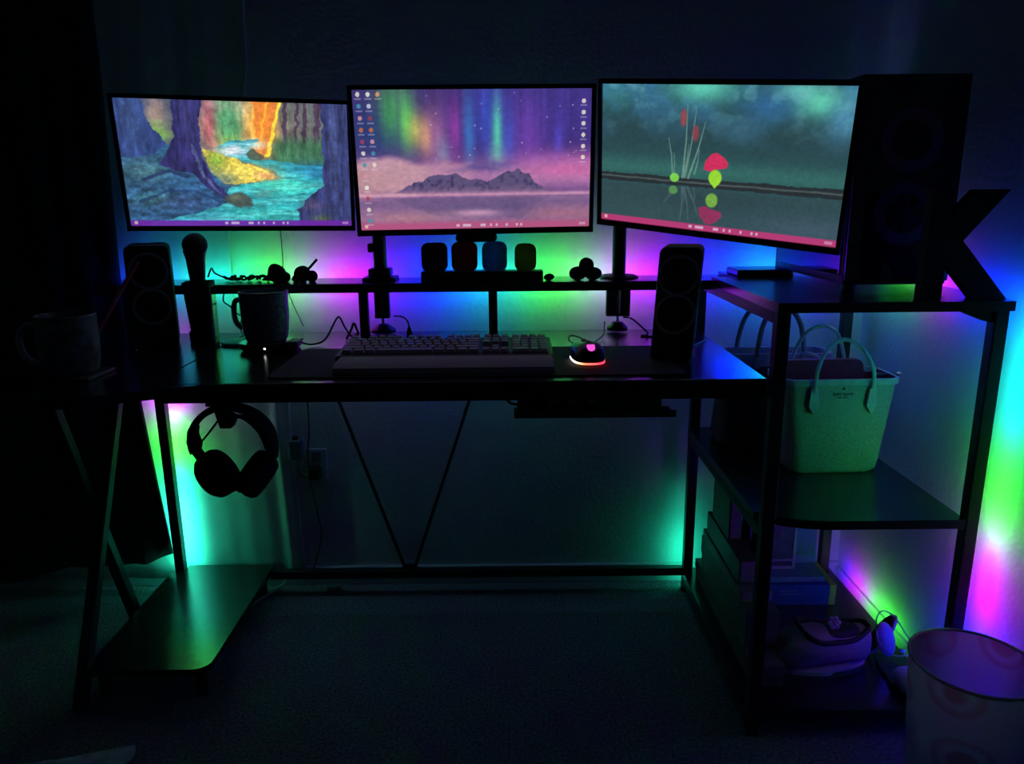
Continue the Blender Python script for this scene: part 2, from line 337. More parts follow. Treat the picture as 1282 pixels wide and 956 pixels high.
class Canvas:
    def __init__(s, c): s.c = np.ones((GH, GW, 3)) * np.array(c) / 255; s.wu = gu; s.wv = gv
    def warp(s, amp, f, seed):
        s.wu = gu + amp * (fbm(f, f, seed) - .5); s.wv = gv + amp * 1.6 * (fbm(f, f, seed + 50) - .5)
    def mix(s, mask, col, a=1.):
        m = (np.clip(mask, 0, 1) * a)[..., None]; col = np.array(col) / 255 if not isinstance(col, np.ndarray) or col.ndim < 3 else col
        s.c = s.c * (1 - m) + col * m
    def ell(s, cx, cy, rx, ry, col, a=1., soft=.25):
        d = np.sqrt(((s.wu - cx) / rx) ** 2 + ((s.wv - cy) / ry) ** 2); s.mix((1 + soft - d) / (2 * soft), col, a)
    def gl(s, cx, cy, rx, ry, col, a=1.):
        s.mix(np.exp(-((s.wu - cx) / rx) ** 2 - ((s.wv - cy) / ry) ** 2), col, a)
    def poly(s, pts, col, a=1.):
        x, y = s.wu, s.wv; ins = np.zeros_like(x, bool); n = len(pts)
        for i in range(n):
            (x1, y1), (x2, y2) = pts[i], pts[(i + 1) % n]
            if y1 == y2: continue
            ins ^= ((y1 > y) != (y2 > y)) & (x < (x2 - x1) * (y - y1) / (y2 - y1) + x1)
        s.mix(ins.astype(float), col, a); return ins
    def streak(s, ins, nx, ny, amp, seed):
        s.c = np.clip(s.c * (1 + amp * (ins * (fbm(nx, ny, seed) - .5))[..., None]), 0, 1)
    def line(s, pts, w, col, a=1., w1=None):
        asp = 16 / 9; best = np.zeros_like(gu); n = len(pts) - 1
        for i in range(n):
            (x1, y1), (x2, y2) = pts[i], pts[i + 1]; dx, dy = (x2 - x1) * asp, y2 - y1; L = dx * dx + dy * dy + 1e-9
            t = np.clip(((s.wu - x1) * asp * dx + (s.wv - y1) * dy) / L, 0, 1)
            d = np.hypot((s.wu - x1) * asp - t * dx, s.wv - y1 - t * dy)
            ww = w if w1 is None else w + (w1 - w) * (i + t) / n
            best = np.maximum(best, np.clip((ww - d) / .004 + .5, 0, 1))
        s.mix(best, col, a)
    def tex(s, amp, nx, ny, seed):
        s.c = np.clip(s.c * (1 + amp * (fbm(nx, ny, seed) - .5)[..., None]), 0, 1)
    def taskbar(s, col, y=.952, icons=((.42, .022), (.46, .05), (.53, .03), (.565, .014), (.59, .014), (.635, .012), (.68, .012), (.70, .012)), dim=.7):
        s.wu, s.wv = gu, gv
        s.mix(np.clip((gv - y) * 120, 0, 1), col, .92)
        for u, wd in icons: s.mix(((abs(gu - u) < wd * .35) & (abs(gv - .976) < .010)).astype(float), (220, 210, 225), dim)
        s.mix(((abs(gu - .022) < .008) & (abs(gv - .976) < .012)).astype(float), (235, 215, 190), dim)
        s.mix(((abs(gu - .972) < .014) & (abs(gv - .976) < .010)).astype(float), (215, 200, 215), dim * .7)

def pic_forest():
    k = Canvas((34, 60, 100)); k.warp(.030, 18, 3)
    k.mix(np.clip(1 - abs(gv - .22) / .35, 0, 1) * np.exp(-((gu - .55) / .26) ** 2), (225, 150, 80), .95)
    k.gl(.50, .05, .10, .22, (190, 200, 170), .7); k.gl(.62, .15, .07, .25, (255, 175, 50), .9); k.gl(.39, .20, .03, .25, (190, 90, 110), .8)
    k.ell(.475, .20, .055, .20, (70, 140, 95), .95, .5); k.gl(.48, .34, .06, .06, (150, 190, 70), .8)
    k.gl(.17, .12, .05, .18, (190, 150, 130), .75); k.gl(.17, .25, .05, .08, (110, 170, 70), .8)
    # right-hand distant trees and undergrowth
    k.mix(np.clip((gu - .66) * 20, 0, 1) * np.clip((.5 - gv) * 20, 0, 1), (95, 100, 95), .8)
    for u, wd in ((.715, .016), (.765, .012), (.80, .015), (.855, .022), (.89, .016)): k.line([(u + .015, -.02), (u - .01, .42)], wd, (66, 48, 72), .95)
    k.mix(np.clip((gu - .60) * 12, 0, 1) * np.clip((gv - .24) * 10, 0, 1) * np.clip((.55 - gv) * 14, 0, 1), (50, 105, 70), .85)
    k.streak((gv < .55) & (gu > .36) & (gu < .9), 70, 12, .6, 401)
    k.poly([(.58, -.05), (.71, -.05), (.635, .42), (.555, .46), (.59, .3)], (225, 120, 45), .85); k.line([(.705, 0), (.63, .42)], .013, (255, 215, 60), .9); k.line([(.645, 0), (.60, .35)], .010, (255, 180, 50), .7)
    # water
    wtr = [(.40, .36), (.46, .31), (.60, .29), (.545, .37), (.60, .45), (.75, .48), (.92, .50), (.92, 1.05), (.05, 1.05), (.12, .93), (.36, .86), (.46, .68), (.70, .60), (.66, .53), (.46, .44)]
    wt = k.poly(wtr, (42, 146, 160)); k.gl(.47, .39, .08, .045, (225, 225, 235), .95); k.gl(.58, .33, .05, .03, (200, 230, 230), .8)
    k.gl(.70, .66, .16, .08, (70, 215, 185), .8); k.gl(.85, .55, .10, .08, (30, 110, 165), .8); k.gl(.60, .90, .2, .1, (50, 175, 165), .7); k.gl(.30, .95, .14, .06, (60, 140, 170), .7)
    st = np.sin((gv * 60 + 8 * fbm(5, 5, 40) + gu * 10)); wm = np.clip(st, 0, 1) * (k.c[..., 2] > k.c[..., 0] + .25) * np.clip((gv - .5) * 8, 0, 1)
    k.mix(wm, (120, 215, 210), .28)
    k.streak(wt, 14, 60, .6, 420); k.streak(wt, 40, 110, .5, 421)
    # sunlit bank
    bank = k.poly([(.34, .36), (.40, .40), (.50, .46), (.66, .56), (.655, .60), (.50, .66), (.43, .66), (.37, .56)], (195, 175, 70)); k.gl(.55, .56, .10, .06, (255, 225, 95), 1.); k.gl(.40, .47, .04, .08, (120, 165, 55), .9); k.gl(.62, .585, .05, .025, (225, 150, 110), .8); k.gl(.44, .62, .05, .05, (110, 130, 110), .8)
    k.streak(bank, 90, 60, .7, 430)
    k.poly([(.53, .41), (.57, .36), (.62, .42), (.60, .46), (.55, .455)], (70, 85, 70), .9)
    # left bank and big trunks
    lb = k.poly([(-.1, .35), (.18, .32), (.30, .42), (.44, .70), (.45, .80), (.33, .88), (.10, .96), (-.1, 1.1)], (38, 74, 112)); k.gl(.10, .55, .12, .10, (60, 100, 105), .8); k.gl(.12, .78, .09, .05, (55, 120, 105), .75); k.gl(.30, .62, .10, .10, (45, 90, 135), .8); k.gl(.22, .80, .12, .06, (55, 75, 125), .8)
    k.streak(lb, 26, 34, 1.0, 440); k.streak(lb, 70, 50, .5, 441)
    t1 = k.poly([(-.1, -.1), (.10, -.1), (.13, .16), (.20, .33), (.12, .44), (-.1, .46)], (42, 62, 118)); k.gl(.06, .15, .04, .2, (62, 84, 135), .6)
    k.streak(t1, 60, 8, .8, 450)
    t2 = k.poly([(.235, -.1), (.375, -.1), (.345, .20), (.335, .42), (.38, .62), (.45, .75), (.445, .81), (.36, .70), (.30, .58), (.24, .56), (.16, .50), (.215, .36), (.24, .18)], (40, 38, 92)); k.gl(.30, .12, .03, .2, (60, 60, 120), .55); k.line([(.30, .35), (.33, .55), (.40, .72)], .012, (92, 110, 150), .5)
    k.streak(t2, 80, 7, 1.0, 460)
    k.line([(.08, .63), (.20, .55), (.27, .60)], .014, (30, 45, 85), .8); k.line([(.05, .80), (.18, .72), (.30, .72), (.40, .80)], .012, (28, 48, 90), .7)
    # right trunk
    t3 = k.poly([(.875, -.1), (1.1, -.1), (1.1, 1.1), (.755, 1.1), (.75, .86), (.80, .77), (.875, .66), (.885, .40)], (44, 50, 98)); k.gl(.93, .3, .02, .4, (70, 84, 135), .6); k.gl(.82, .83, .05, .04, (85, 70, 105), .7); k.gl(.86, .95, .04, .05, (80, 100, 70), .8)
    k.streak(t3, 90, 8, .9, 470)
    k.ell(.485, .79, .062, .065, (58, 72, 70), 1, .12); k.gl(.47, .765, .03, .025, (105, 115, 90), .8); k.ell(.60, .735, .045, .03, (75, 135, 130), .6, .3)
    k.tex(.30, 50, 30, 70); k.tex(.25, 130, 70, 90)
    k.c = np.clip(k.c * 1.02 + .05, 0, 1); k.taskbar((110, 40, 165)); return k.c

def pic_aurora():
    k = Canvas((60, 42, 110))
    top = np.array((72, 62, 120)); k.mix(np.clip(1 - gv / .5, 0, 1), (64, 52, 116), .6); k.gl(.85, .15, .3, .3, (70, 58, 150), .7); k.gl(.08, .3, .14, .22, (44, 66, 118), .8); k.gl(.17, .02, .1, .12, (70, 90, 100), .8); k.gl(.35, .2, .08, .3, (70, 50, 110), .5)
    ray = fbm(70, 1, 21, 3); k.warp(.0, 3, 1)
    for cx, cy, rx, ry, c, a in ((.15, .16, .045, .2, (70, 160, 90), .8), (.22, .22, .035, .2, (90, 205, 100), .9), (.255, .28, .04, .12, (205, 200, 100), .75), (.30, .33, .035, .14, (225, 165, 115), .85), (.345, .33, .04, .22, (165, 105, 160), .8),
                                 (.37, .45, .03, .12, (120, 150, 170), .6), (.42, .28, .03, .2, (150, 65, 165), .8), (.48, .30, .025, .28, (62, 120, 190), .85), (.56, .18, .06, .3, (60, 84, 200), .75), (.60, .30, .022, .22, (85, 205, 165), .95), (.60, .48, .035, .12, (95, 190, 175), .7), (.65, .36, .03, .25, (62, 90, 200), .7), (.73, .34, .07, .25, (125, 70, 180), .6), (.86, .38, .02, .14, (86, 76, 210), .7)):
        k.gl(cx, cy, rx, ry, c, a)
    k.c = np.clip(k.c * (1 + .22 * (ray - .5) * np.clip(1.2 - gv * 2, 0, 1))[..., None], 0, 1)
    k.gl(.95, .55, .22, .10, (185, 90, 165), .9); k.gl(.80, .53, .12, .07, (150, 80, 170), .8); k.mix(np.exp(-((gv - .62) / .13) ** 2), (185, 125, 170), .85); k.gl(.9, .58, .16, .05, (205, 105, 165), .8)
    k.warp(.05, 12, 33)
    k.ell(.10, .60, .16, .14, (195, 150, 165), .95, .2); k.ell(.24, .62, .12, .11, (190, 145, 160), .9, .25); k.ell(.40, .58, .09, .08, (180, 130, 160), .9, .3); k.ell(.03, .66, .1, .12, (185, 140, 150), .8, .3); k.gl(.52, .56, .09, .03, (92, 76, 140), .85); k.gl(.6, .535, .06, .02, (100, 84, 150), .7)
    k.wu, k.wv = gu, gv
    ridge = [(.15, .735), (.20, .69), (.235, .66), (.27, .645), (.30, .61), (.345, .60), (.39, .605), (.415, .59), (.45, .625), (.48, .64), (.515, .632), (.55, .655), (.585, .63), (.62, .60), (.645, .575), (.665, .585), (.685, .555), (.715, .60), (.735, .60), (.755, .66), (.79, .70), (.82, .735)]
    k.warp(.012, 40, 63); ins = k.poly(ridge, (92, 80, 118)); k.wu, k.wv = gu, gv
    k.mix(np.clip((gv - .76) * 60, 0, 1), (150, 112, 150), .85)
    k.warp(.012, 40, 63); k.poly([(u, 1.505 - v) for u, v in ridge], (98, 82, 124), .65); k.wu, k.wv = gu, gv
    f = fbm(60, 34, 17); k.mix(ins * np.clip((f - .5) * 5, 0, 1), (58, 50, 92), .75); k.mix(ins * np.clip((gv - .68) / .06, 0, 1), (150, 112, 150), .7)
    k.mix(np.exp(-((gv - .748) / .016) ** 2), (225, 165, 185), .75)
    k.mix(np.exp(-((gv - .81) / .03) ** 2), (112, 88, 132), .6); k.gl(.5, .86, .24, .05, (100, 84, 128), .85); k.gl(.66, .86, .07, .06, (92, 78, 120), .85); k.gl(.5, .885, .10, .025, (205, 155, 185), .9); k.gl(.2, .92, .2, .05, (185, 130, 140), .7); k.gl(.9, .9, .2, .05, (170, 110, 130), .7)
    k.mix(np.clip((gv - .93) * 40, 0, 1), (170, 92, 130), .8); k.tex(.18, 60, 50, 44)
    r = random.Random(5)
    for _ in range(26):
        u, v = r.uniform(.3, .95), r.uniform(.02, .5); k.mix(np.exp(-(((gu - u) * 1.78) ** 2 + (gv - v) ** 2) / .00002), (235, 225, 245), r.uniform(.4, 1))
    k.taskbar((178, 84, 128), .955)
    def icon(u, v, c): k.mix((((gu - u) / .0085) ** 2 + ((gv - v) / .016) ** 2 < 1).astype(float), c, .85); k.mix(((abs(gu - u) < .014) & (abs(gv - v - .033) < .005)).astype(float), (215, 210, 220), .38)
    cs = [(225, 220, 210), (200, 110, 60), (235, 235, 225), (60, 150, 170), (150, 60, 70), (170, 60, 90), (210, 150, 160), (200, 200, 220)]
    for i in range(12): icon(.022 + .0016 * i, .03 + i * .082, cs[(i * 3 + i // 4) % 8])
    for i in range(7): icon(.064 + .0016 * i, .03 + i * .082, cs[(i * 5 + 2) % 8])
    icon(.104, .03, (225, 160, 110))
    for i in range(6): icon(.968, .085 + i * .08, (235, 225, 205))
    return k.c

def pic_pond():
    k = Canvas((44, 82, 86))
    k.mix(np.clip(1 - gv / .55, 0, 1), (42, 84, 104), .7); k.mix(np.exp(-((gv - .34) / .18) ** 2), (42, 66, 72), .75); k.mix(np.exp(-((gv - .58) / .07) ** 2), (56, 108, 102), .8)
    n = fbm(9, 6, 5); m2 = fbm(22, 14, 8)
    k.mix(np.clip((n - .42) * 4, 0, 1) * np.clip(1 - gv / .42, 0, 1), (60, 116, 158), .8)
    k.gl(.44, .02, .13, .09, (96, 205, 180), .95); k.gl(.06, .06, .09, .1, (66, 140, 150), .6); k.gl(.88, .10, .09, .09, (100, 210, 175), .95); k.gl(.80, .03, .08, .06, (110, 205, 190), .8); k.gl(.70, .12, .10, .10, (48, 100, 150), .7); k.gl(.97, .2, .06, .14, (78, 140, 180), .8); k.gl(.60, .28, .06, .08, (60, 105, 125), .7)
    k.mix(np.clip((m2 - .5) * 5, 0, 1) * np.clip(1 - gv / .4, 0, 1), (120, 195, 200), .35)
    k.mix(np.clip((gv - .69) * 60, 0, 1), (50, 76, 82), .95); k.gl(.5, .78, .4, .08, (44, 66, 72), .6); k.gl(.9, .92, .25, .1, (72, 92, 112), .6); k.gl(.2, .92, .2, .1, (54, 82, 84), .5)
    k.warp(.007, 24, 12); k.poly([(-.1, .63), (.3, .632), (.6, .634), (.72, .625), (.8, .63), (1.1, .62), (1.1, .69), (-.1, .69)], (40, 48, 52)); k.line([(-.1, .655), (.4, .662), (1.1, .655)], .006, (92, 104, 106), .7); k.wu, k.wv = gu, gv
    for a, b, w0 in (((.375, .63), (.382, .13), .008), ((.385, .63), (.42, .14), .006), ((.40, .63), (.46, .24), .008), ((.425, .60), (.44, .43), .005), ((.33, .60), (.307, .36), .006), ((.337, .61), (.332, .46), .004), ((.378, .62), (.395, .40), .006)):
        k.line([a, ((a[0] + b[0]) / 2 + .004, (a[1] + b[1]) / 2), b], w0, (112, 150, 138), .85, .002)
        k.line([(a[0], .70), ((a[0] + b[0]) / 2, .70 + (.63 - b[1]) * .26), (b[0] - .01, .70 + (a[1] - b[1]) * .5)], w0, (88, 112, 116), .55, .003)
    k.ell(.367, .22, .013, .06, (150, 70, 76), .9, .2); k.ell(.421, .32, .013, .055, (140, 64, 76), .9, .2)
    cap = [(.462, .56), (.47, .50), (.495, .45), (.515, .445), (.545, .475), (.563, .51), (.558, .545), (.52, .555), (.49, .575)]
    k.poly(cap, (205, 48, 92)); k.poly([(u - .012, 1.395 - v) for u, v in cap], (160, 48, 92), .85)
    k.ell(.513, .615, .027, .055, (150, 215, 55), 1, .08); k.poly([(.495, .65), (.532, .65), (.514, .69)], (150, 215, 55)); k.ell(.505, .775, .025, .05, (120, 175, 70), .95, .1)
    k.ell(.340, .635, .020, .032, (120, 205, 80), 1, .1); k.ell(.337, .725, .020, .03, (90, 150, 84), .85, .15)
    k.tex(.16, 90, 60, 31); k.taskbar((190, 58, 118), .953); return k.c

M_screen = emat_attr('screen_picture', 1.0)
def monitor(label, loc, a, t, r, W, asp, pic, bz=.010, chin=.014, extra=None):
    H = W / asp; rot = (Matrix.Rotation(a, 3, 'Z') @ Matrix.Rotation(-t, 3, 'X') @ Matrix.Rotation(-r, 3, 'Y')).to_euler()
    o = thing('monitor', label, 'monitor', loc, rot)
    back = NB(); span(back, -W / 2 - bz, W / 2 + bz, .004, .020, -H / 2 - chin, H / 2 + bz, .004); span(back, -W * .30, W * .30, .020, .034, -H * .33, H * .28, .006)
    obj('housing', back, M_black, o)
    f = NB()
    span(f, -W / 2 - bz, W / 2 + bz, -.003, .006, H / 2, H / 2 + bz, .0015); span(f, -W / 2 - bz, W / 2 + bz, -.004, .006, -H / 2 - chin, -H / 2, .0015)
    span(f, -W / 2 - bz, -W / 2, -.003, .006, -H / 2, H / 2, .0015); span(f, W / 2, W / 2 + bz, -.003, .006, -H / 2, H / 2, .0015)
    obj('bezel', f, M_gloss, o)
    X = ((gu - .5) * W).ravel(); Z = ((.5 - gv) * H).ravel()
    V = np.stack([X, np.full_like(X, .0022), Z], 1).tolist()
    idx = np.arange(GW * GH).reshape(GH, GW)
    F = np.stack([idx[1:, :-1], idx[1:, 1:], idx[:-1, 1:], idx[:-1, :-1]], -1).reshape(-1, 4).tolist()
    colmesh('screen', V, F, lin(pic()).reshape(-1, 3), M_screen, o)
    m = NB(); span(m, -.05, .05, .034, .044, -.05, .05, .003); obj('mount_plate', m, M_frame, o)
    return o
mC = monitor('middle monitor showing purple aurora sky over pink mountains', (-.077, -.207, 1.163), .062, -.090, .007, .531, 1.75, pic_aurora)
mL = monitor('monitor showing a painted forest stream, beside the dark curtain', (-.612, -.212, 1.157), .199, -.155, -.015, .490, 1.795, pic_forest, .009, .012)
mR = monitor('angled monitor showing reeds and a red-capped plant on a dark pond', (.422, -.373, 1.150), -.666, -.179, -.098, .531, 1.80, pic_pond)
b = NB(); box(b, (.0, .012, -.175), (.098, .030, .020), .009, None, 3); box(b, (0, .012, -.163), (.05, .02, .012), .002)
cb = obj('sensor_bar', b, M_black, mC, True, 'small rounded black bar under the bezel')
for x in (-.035, .031):
    b = NB(); cyl(b, (x, -.0035, -.171), (x, -.002, -.171), .0022, seg=10); obj('lens', b, M_metal, cb)

# monitor stands on the riser
def stand(label, x, y, top, disc, arms, clampw):
    s = thing('monitor_stand', label, 'monitor stand', (x, y, .886))
    obj('pole', cyl(NB(), (0, 0, 0), (0, 0, top - .886), .0165, seg=24), M_frame, s, True)
    if disc:
        b = NB(); lathe(b, [(.048, 0), (.048, .004), (.040, .007), (.02, .009)], seg=36); obj('base_plate', b, M_frame, s, True)
    else:
        b = NB(); box(b, (0, 0, .004), (.080, .075, .008), .002); obj('base_plate', b, M_frame, s)
        b = NB(); box(b, (0, 0, .019), (.054, .05, .020), .004); obj('collar', b, M_black, s)
        b = NB(); box(b, (-.022, 0, .078), (.012, .02, .022), .003); obj('cable_clip', b, M_black, s)
    # clamp under the shelf
    b = NB()
    for k in (-.5, .5): box(b, (k * clampw * .58, .0, -.056), (clampw * .44, .02, .068), .002)
    box(b, (0, 0, -.092), (clampw, .024, .006), .001); obj('clamp_bracket', b, M_frame, s)
    b = NB(); cyl(b, (0, 0, -.118), (0, 0, -.024), .0035, seg=12); obj('clamp_screw', b, M_metal, s, True)
    b = NB(); lathe(b, [(.012, -.110), (.031 if not disc else .026, -.124), (.031 if not disc else .026, -.131), (.004, -.134)], seg=28); obj('clamp_knob', b, M_black, s, True)
    for e in arms:
        e = Vector(e) - Vector((x, y, .886)); b = NB(); mid = Vector((e.x * .5, max(e.y, 0) + .020, e.z))
        bar(b, (0, 0, e.z), mid, .028, .020); bar(b, mid, e, .028, .020); cyl(b, (0, 0, e.z - .022), (0, 0, e.z + .022), .022, seg=20); cyl(b, mid - Vector((0, 0, .02)), mid + Vector((0, 0, .02)), .016, seg=18)
        obj('arm', b, M_frame, s)
    return s
stand('square-based monitor pole clamped to riser between the forest and aurora screens', -.318, -.118, 1.21, False, [(-.598, -.165, 1.145), (-.085, -.164, 1.175)], .036)
stand('round-based monitor pole clamped to riser beside the three-lobed figurine', .270, -.118, 1.18, True, [(.445, -.339, 1.135)], .058)

# ------------------------------------------------------------------ speakers
def speaker(label, loc, rz, w=.092, d=.120, h=.235, lean=0.):
    s = thing('desktop_speaker', label, 'speaker', loc, (0, 0, rz), 'pair of black desktop speakers')
    b = NB(); pts = rr(w, h, .014, 5); loft(b, [[(u * k, y, v * k2 + h / 2) for u, v in pts] for y, k, k2 in ((-d / 2, .96, .985), (-d / 2 + .004, 1, 1), (d / 2 - .004, 1, 1), (d / 2, .96, .985))])
    obj('cabinet', b, M_matte, s, True)
    for z in (h * .76, h * .425):
        b = NB(); pr = [(.041, 0), (.041, .0035), (.036, .0035), (.0345, .0005)]
        rg = [[(r * math.cos(j * math.pi / 18), -d / 2 - y, z + r * math.sin(j * math.pi / 18)) for j in range(36)] for r, y in pr]; loft(b, rg, True, True); q = obj('driver_ring', b, M_ring, s, True)
        b = NB(); rg = [[(r * math.cos(j * math.pi / 18), -d / 2 - y, z + r * math.sin(j * math.pi / 18)) for j in range(36)] for r, y in ((.0345, .0022), (.028, .0040), (.014, .0012), (.010, .0045), (.003, .0065))]
        loft(b, rg, True, True); obj('cone', b, M_cone, q, True)
    for x in (-.03, .03):
        b = NB(); box(b, (x, 0, .001), (.014, d * .8, .004), .001); obj('rubber_foot', b, M_black, s)
    for ch in list(s.children) + [g for c in s.children for g in c.children]:
        for v in ch.data.vertices: v.co.x += lean * v.co.z
    return s
speaker('black two-driver speaker beside the tapered holder and dark curtain', (-.820, -.258, .751), math.radians(22))
speaker('black two-driver speaker on the mouse-mat end of the desk', (.343, -.430, .751), math.radians(-16), .084, .110, .232, .055)

# ------------------------------------------------------------------ keyboard, wrist rest, mat, mouse
bm = NB(); pts = rr(.800, .282, .022, 6); loft(bm, [[(u, v, z) for u, v in pts] for z in (0, .003)])
o = tag(obj('desk_mat', bm, M_fabric), 'wide black cloth mat under the keyboard and mouse', 'desk mat'); o.location = (-.065, -.462, .7502)
kb = thing('keyboard', 'full-size mechanical keyboard with grey keycaps on the black mat', 'keyboard', (-.135, -.412, .7565), (math.radians(4.5), 0, 0))
bm = NB(); box(bm, (0, 0, .010), (.448, .142, .016), .004); obj('case', bm, M_kcase, kb)
bm = NB(); box(bm, (0, .060, .0035), (.40, .012, .010), .002); obj('rear_foot', bm, M_black, kb)
U = .0190
rows = [[1, -1, 1, 1, 1, 1, -.5, 1, 1, 1, 1, -.5, 1, 1, 1, 1, -.25, 1, 1, 1, -.25, 1, 1, 1, 1],
        [1] * 13 + [2, -.25, 1, 1, 1, -.25, 1, 1, 1, 1],
        [1.5] + [1] * 12 + [1.5, -.25, 1, 1, 1, -.25, 1, 1, 1, 1],
        [1.75] + [1] * 11 + [2.25, -.25, -3, -.25, 1, 1, 1, 1],
        [2.25] + [1] * 10 + [2.75, -.25, -1, 1, -1, -.25, 1, 1, 1, 1],
        [1.25, 1.25, 1.25, 6.25, 1.25, 1.25, 1.25, 1.25, -.25, 1, 1, 1, -.25, 2, 1, 1]]
kmesh = {}
def keymesh(wd):
    if wd not in kmesh:
        b = NB(); a = wd * U - .0012; r0 = [(-a / 2, -.0088), (a / 2, -.0088), (a / 2, .0088), (-a / 2, .0088)]; i = .0024
        r1 = [(-a / 2 + i, -.0066), (a / 2 - i, -.0066), (a / 2 - i, .0076), (-a / 2 + i, .0076)]
        loft(b, [[(u, v, 0) for u, v in r0], [(u, v, .0082) for u, v in r1]]); bmesh.ops.recalc_face_normals(b, faces=b.faces)
        me = bpy.data.meshes.new('key'); b.to_mesh(me); b.free(); me.materials.append(M_keycap); kmesh[wd] = me
    return kmesh[wd]
for r, row in enumerate(rows):
    x = -22.5 * U / 2; y = .0565 - r * .0203 - (.004 if r else 0)
    for wd in row:
        if wd > 0:
            k = bpy.data.objects.new('key', keymesh(wd)); COL.objects.link(k); k.parent = kb; k.location = (x + wd * U / 2, y, .0182)
        x += abs(wd) * U
bm = NB(); ys = [(-.05, .004), (-.047, .012), (-.03, .0175), (.0, .019), (.03, .0185), (.046, .016), (.05, .010), (.05, 0), (-.05, 0)]
prism(bm, ys, -.212, .212, YZ)
o = tag(obj('wrist_rest', bm, M_wrist, None, True), 'long padded cloth wrist rest in front of the keyboard', 'wrist rest'); o.location = (-.1285, -.538, .7534)

ms = thing('computer_mouse', 'black mouse with glowing pink emblem and red light rim', 'mouse', (.158, -.470, .7535), (0, 0, math.radians(4)))
def mring(z, k, yk=1., y0=0):
    out = []
    for j in range(40):
        a = 2 * math.pi * j / 40; c, s_ = math.cos(a), math.sin(a); e = .72
        out.append((math.copysign(abs(c) ** e, c) * .0335 * k * (1 - .10 * max(0, s_)), y0 + math.copysign(abs(s_) ** e, s_) * .061 * k * yk, z + (.006 * (1 - k)) * (-s_)))
    return out
bm = NB(); loft(bm, [mring(z, k) for z, k in ((.0055, .985), (.012, 1.0), (.020, .985), (.027, .93), (.032, .82), (.0355, .62), (.037, .34), (.0372, .08))]); obj('shell', bm, M_mouse, ms, True)
bm = NB(); loft(bm, [mring(z, k) for z, k in ((0.0, .90), (.0022, .96))]); obj('base_plate', bm, M_black, ms, True)
# light rim round the back half
V, F, Cc = [], [], []
ring = mring(.0042, 1.0); ids = [j % 40 for j in range(19, 42)]
for n_, j in enumerate(ids):
    x, y, _ = ring[j]; u = n_ / (len(ids) - 1)
    c = [np.interp(u, [0, .18, .30, .42, .6, .85, 1], v) for v in ([1.5, 1.6, 1.5, 1.6, 1.5, 1.5, 1.4], [1.5, 1.4, .8, .25, .06, .10, .3], [1.5, 1.2, .35, .12, .12, .16, .3])]
    for dz, kk in ((-.0018, .97), (-.0018, 1.005), (.0020, 1.005), (.0020, .97)): V.append((x * kk, y * kk, .0040 + dz)); Cc.append(c)
    if n_:
        q = 4 * (n_ - 1)
        for t_ in range(4): F.append((q + t_, q + (t_ + 1) % 4, q + 4 + (t_ + 1) % 4, q + 4 + t_))
F.append((3, 2, 1, 0)); q = 4 * (len(ids) - 1); F.append((q, q + 1, q + 2, q + 3))
colmesh('light_rim', V, F, Cc, emat_attr('mouse_rim_glow', 1.6), ms)['label'] = 'red and white glowing rim'
bm = NB(); lg = [(0, -.0085), (.005, -.0055), (.0068, -.001), (.0064, .004), (.0072, .0075), (.003, .0085), (0, .0070), (-.003, .0085), (-.0072, .0075), (-.0064, .004), (-.0068, -.001), (-.005, -.0055)]
loft(bm, [[(u * 1.15, -.0485 + v * .80 - dz * .6, .0345 + v * .62 - abs(u) * .10 + dz) for u, v in lg] for dz in (-.004, .0016)]); obj('emblem', bm, emat('emblem_pink', (1.0, .10, .75), 1.0), ms)
bm = NB(); cyl(bm, (-.004, .040, .027), (.004, .040, .027), .010, seg=20); obj('scroll_wheel', bm, M_grey, ms, True)
bm = NB(); tube(bm, [(0, .060, .010), (-.004, .078, .012), (-.020, .115, .020), (-.012, .150, .024), (.010, .160, .018), (.020, .140, .010), (.012, .122, .004), (.032, .150, .002), (.060, .205, .003), (.085, .262, .006), (.095, .30, .03)], .0016, 8); obj('cable', bm, M_cable, ms, True)

# ------------------------------------------------------------------ things on the desk, left to right
co = NB(); box(co, (0, 0, .0035), (.104, .104, .007), .0015)
o = tag(obj('coaster', co, mat('coaster_stone', (.10, .10, .11), .35, var=.3, vscale=40)), 'square dark coaster under the large marbled mug', 'coaster'); o.location = (-.845, -.562, .7505)
mg = thing('mug', 'large marbled mug with curved handle on a square coaster', 'mug', (-.850, -.562, .7578))
bm = NB(); lathe(bm, [(.040, 0), (.047, .004), (.0525, .030), (.054, .070), (.0535, .112), (.051, .114), (.0495, .110), (.050, .06), (.045, .012), (.0, .010)], seg=40); obj('body', bm, M_mug2, mg, True)
bm = NB(); tube(bm, [(-.050, -.004, .092), (-.068, -.008, .096), (-.083, -.010, .082), (-.088, -.010, .060), (-.082, -.009, .036), (-.068, -.007, .022), (-.046, -.003, .018)], .006, 12, flat=(.0075, .0055)); obj('handle', bm, mat('grey_glaze', (.5, .53, .58), .3, var=.2, vscale=60), mg, True)
bm = NB(); cyl(bm, (-.842, -.548, .772), (-.742, -.470, .965), .0040, seg=12); tag(obj('drinking_straw', bm, M_straw, None, True), 'reddish drinking straw leaning out of the large marbled mug', 'straw')

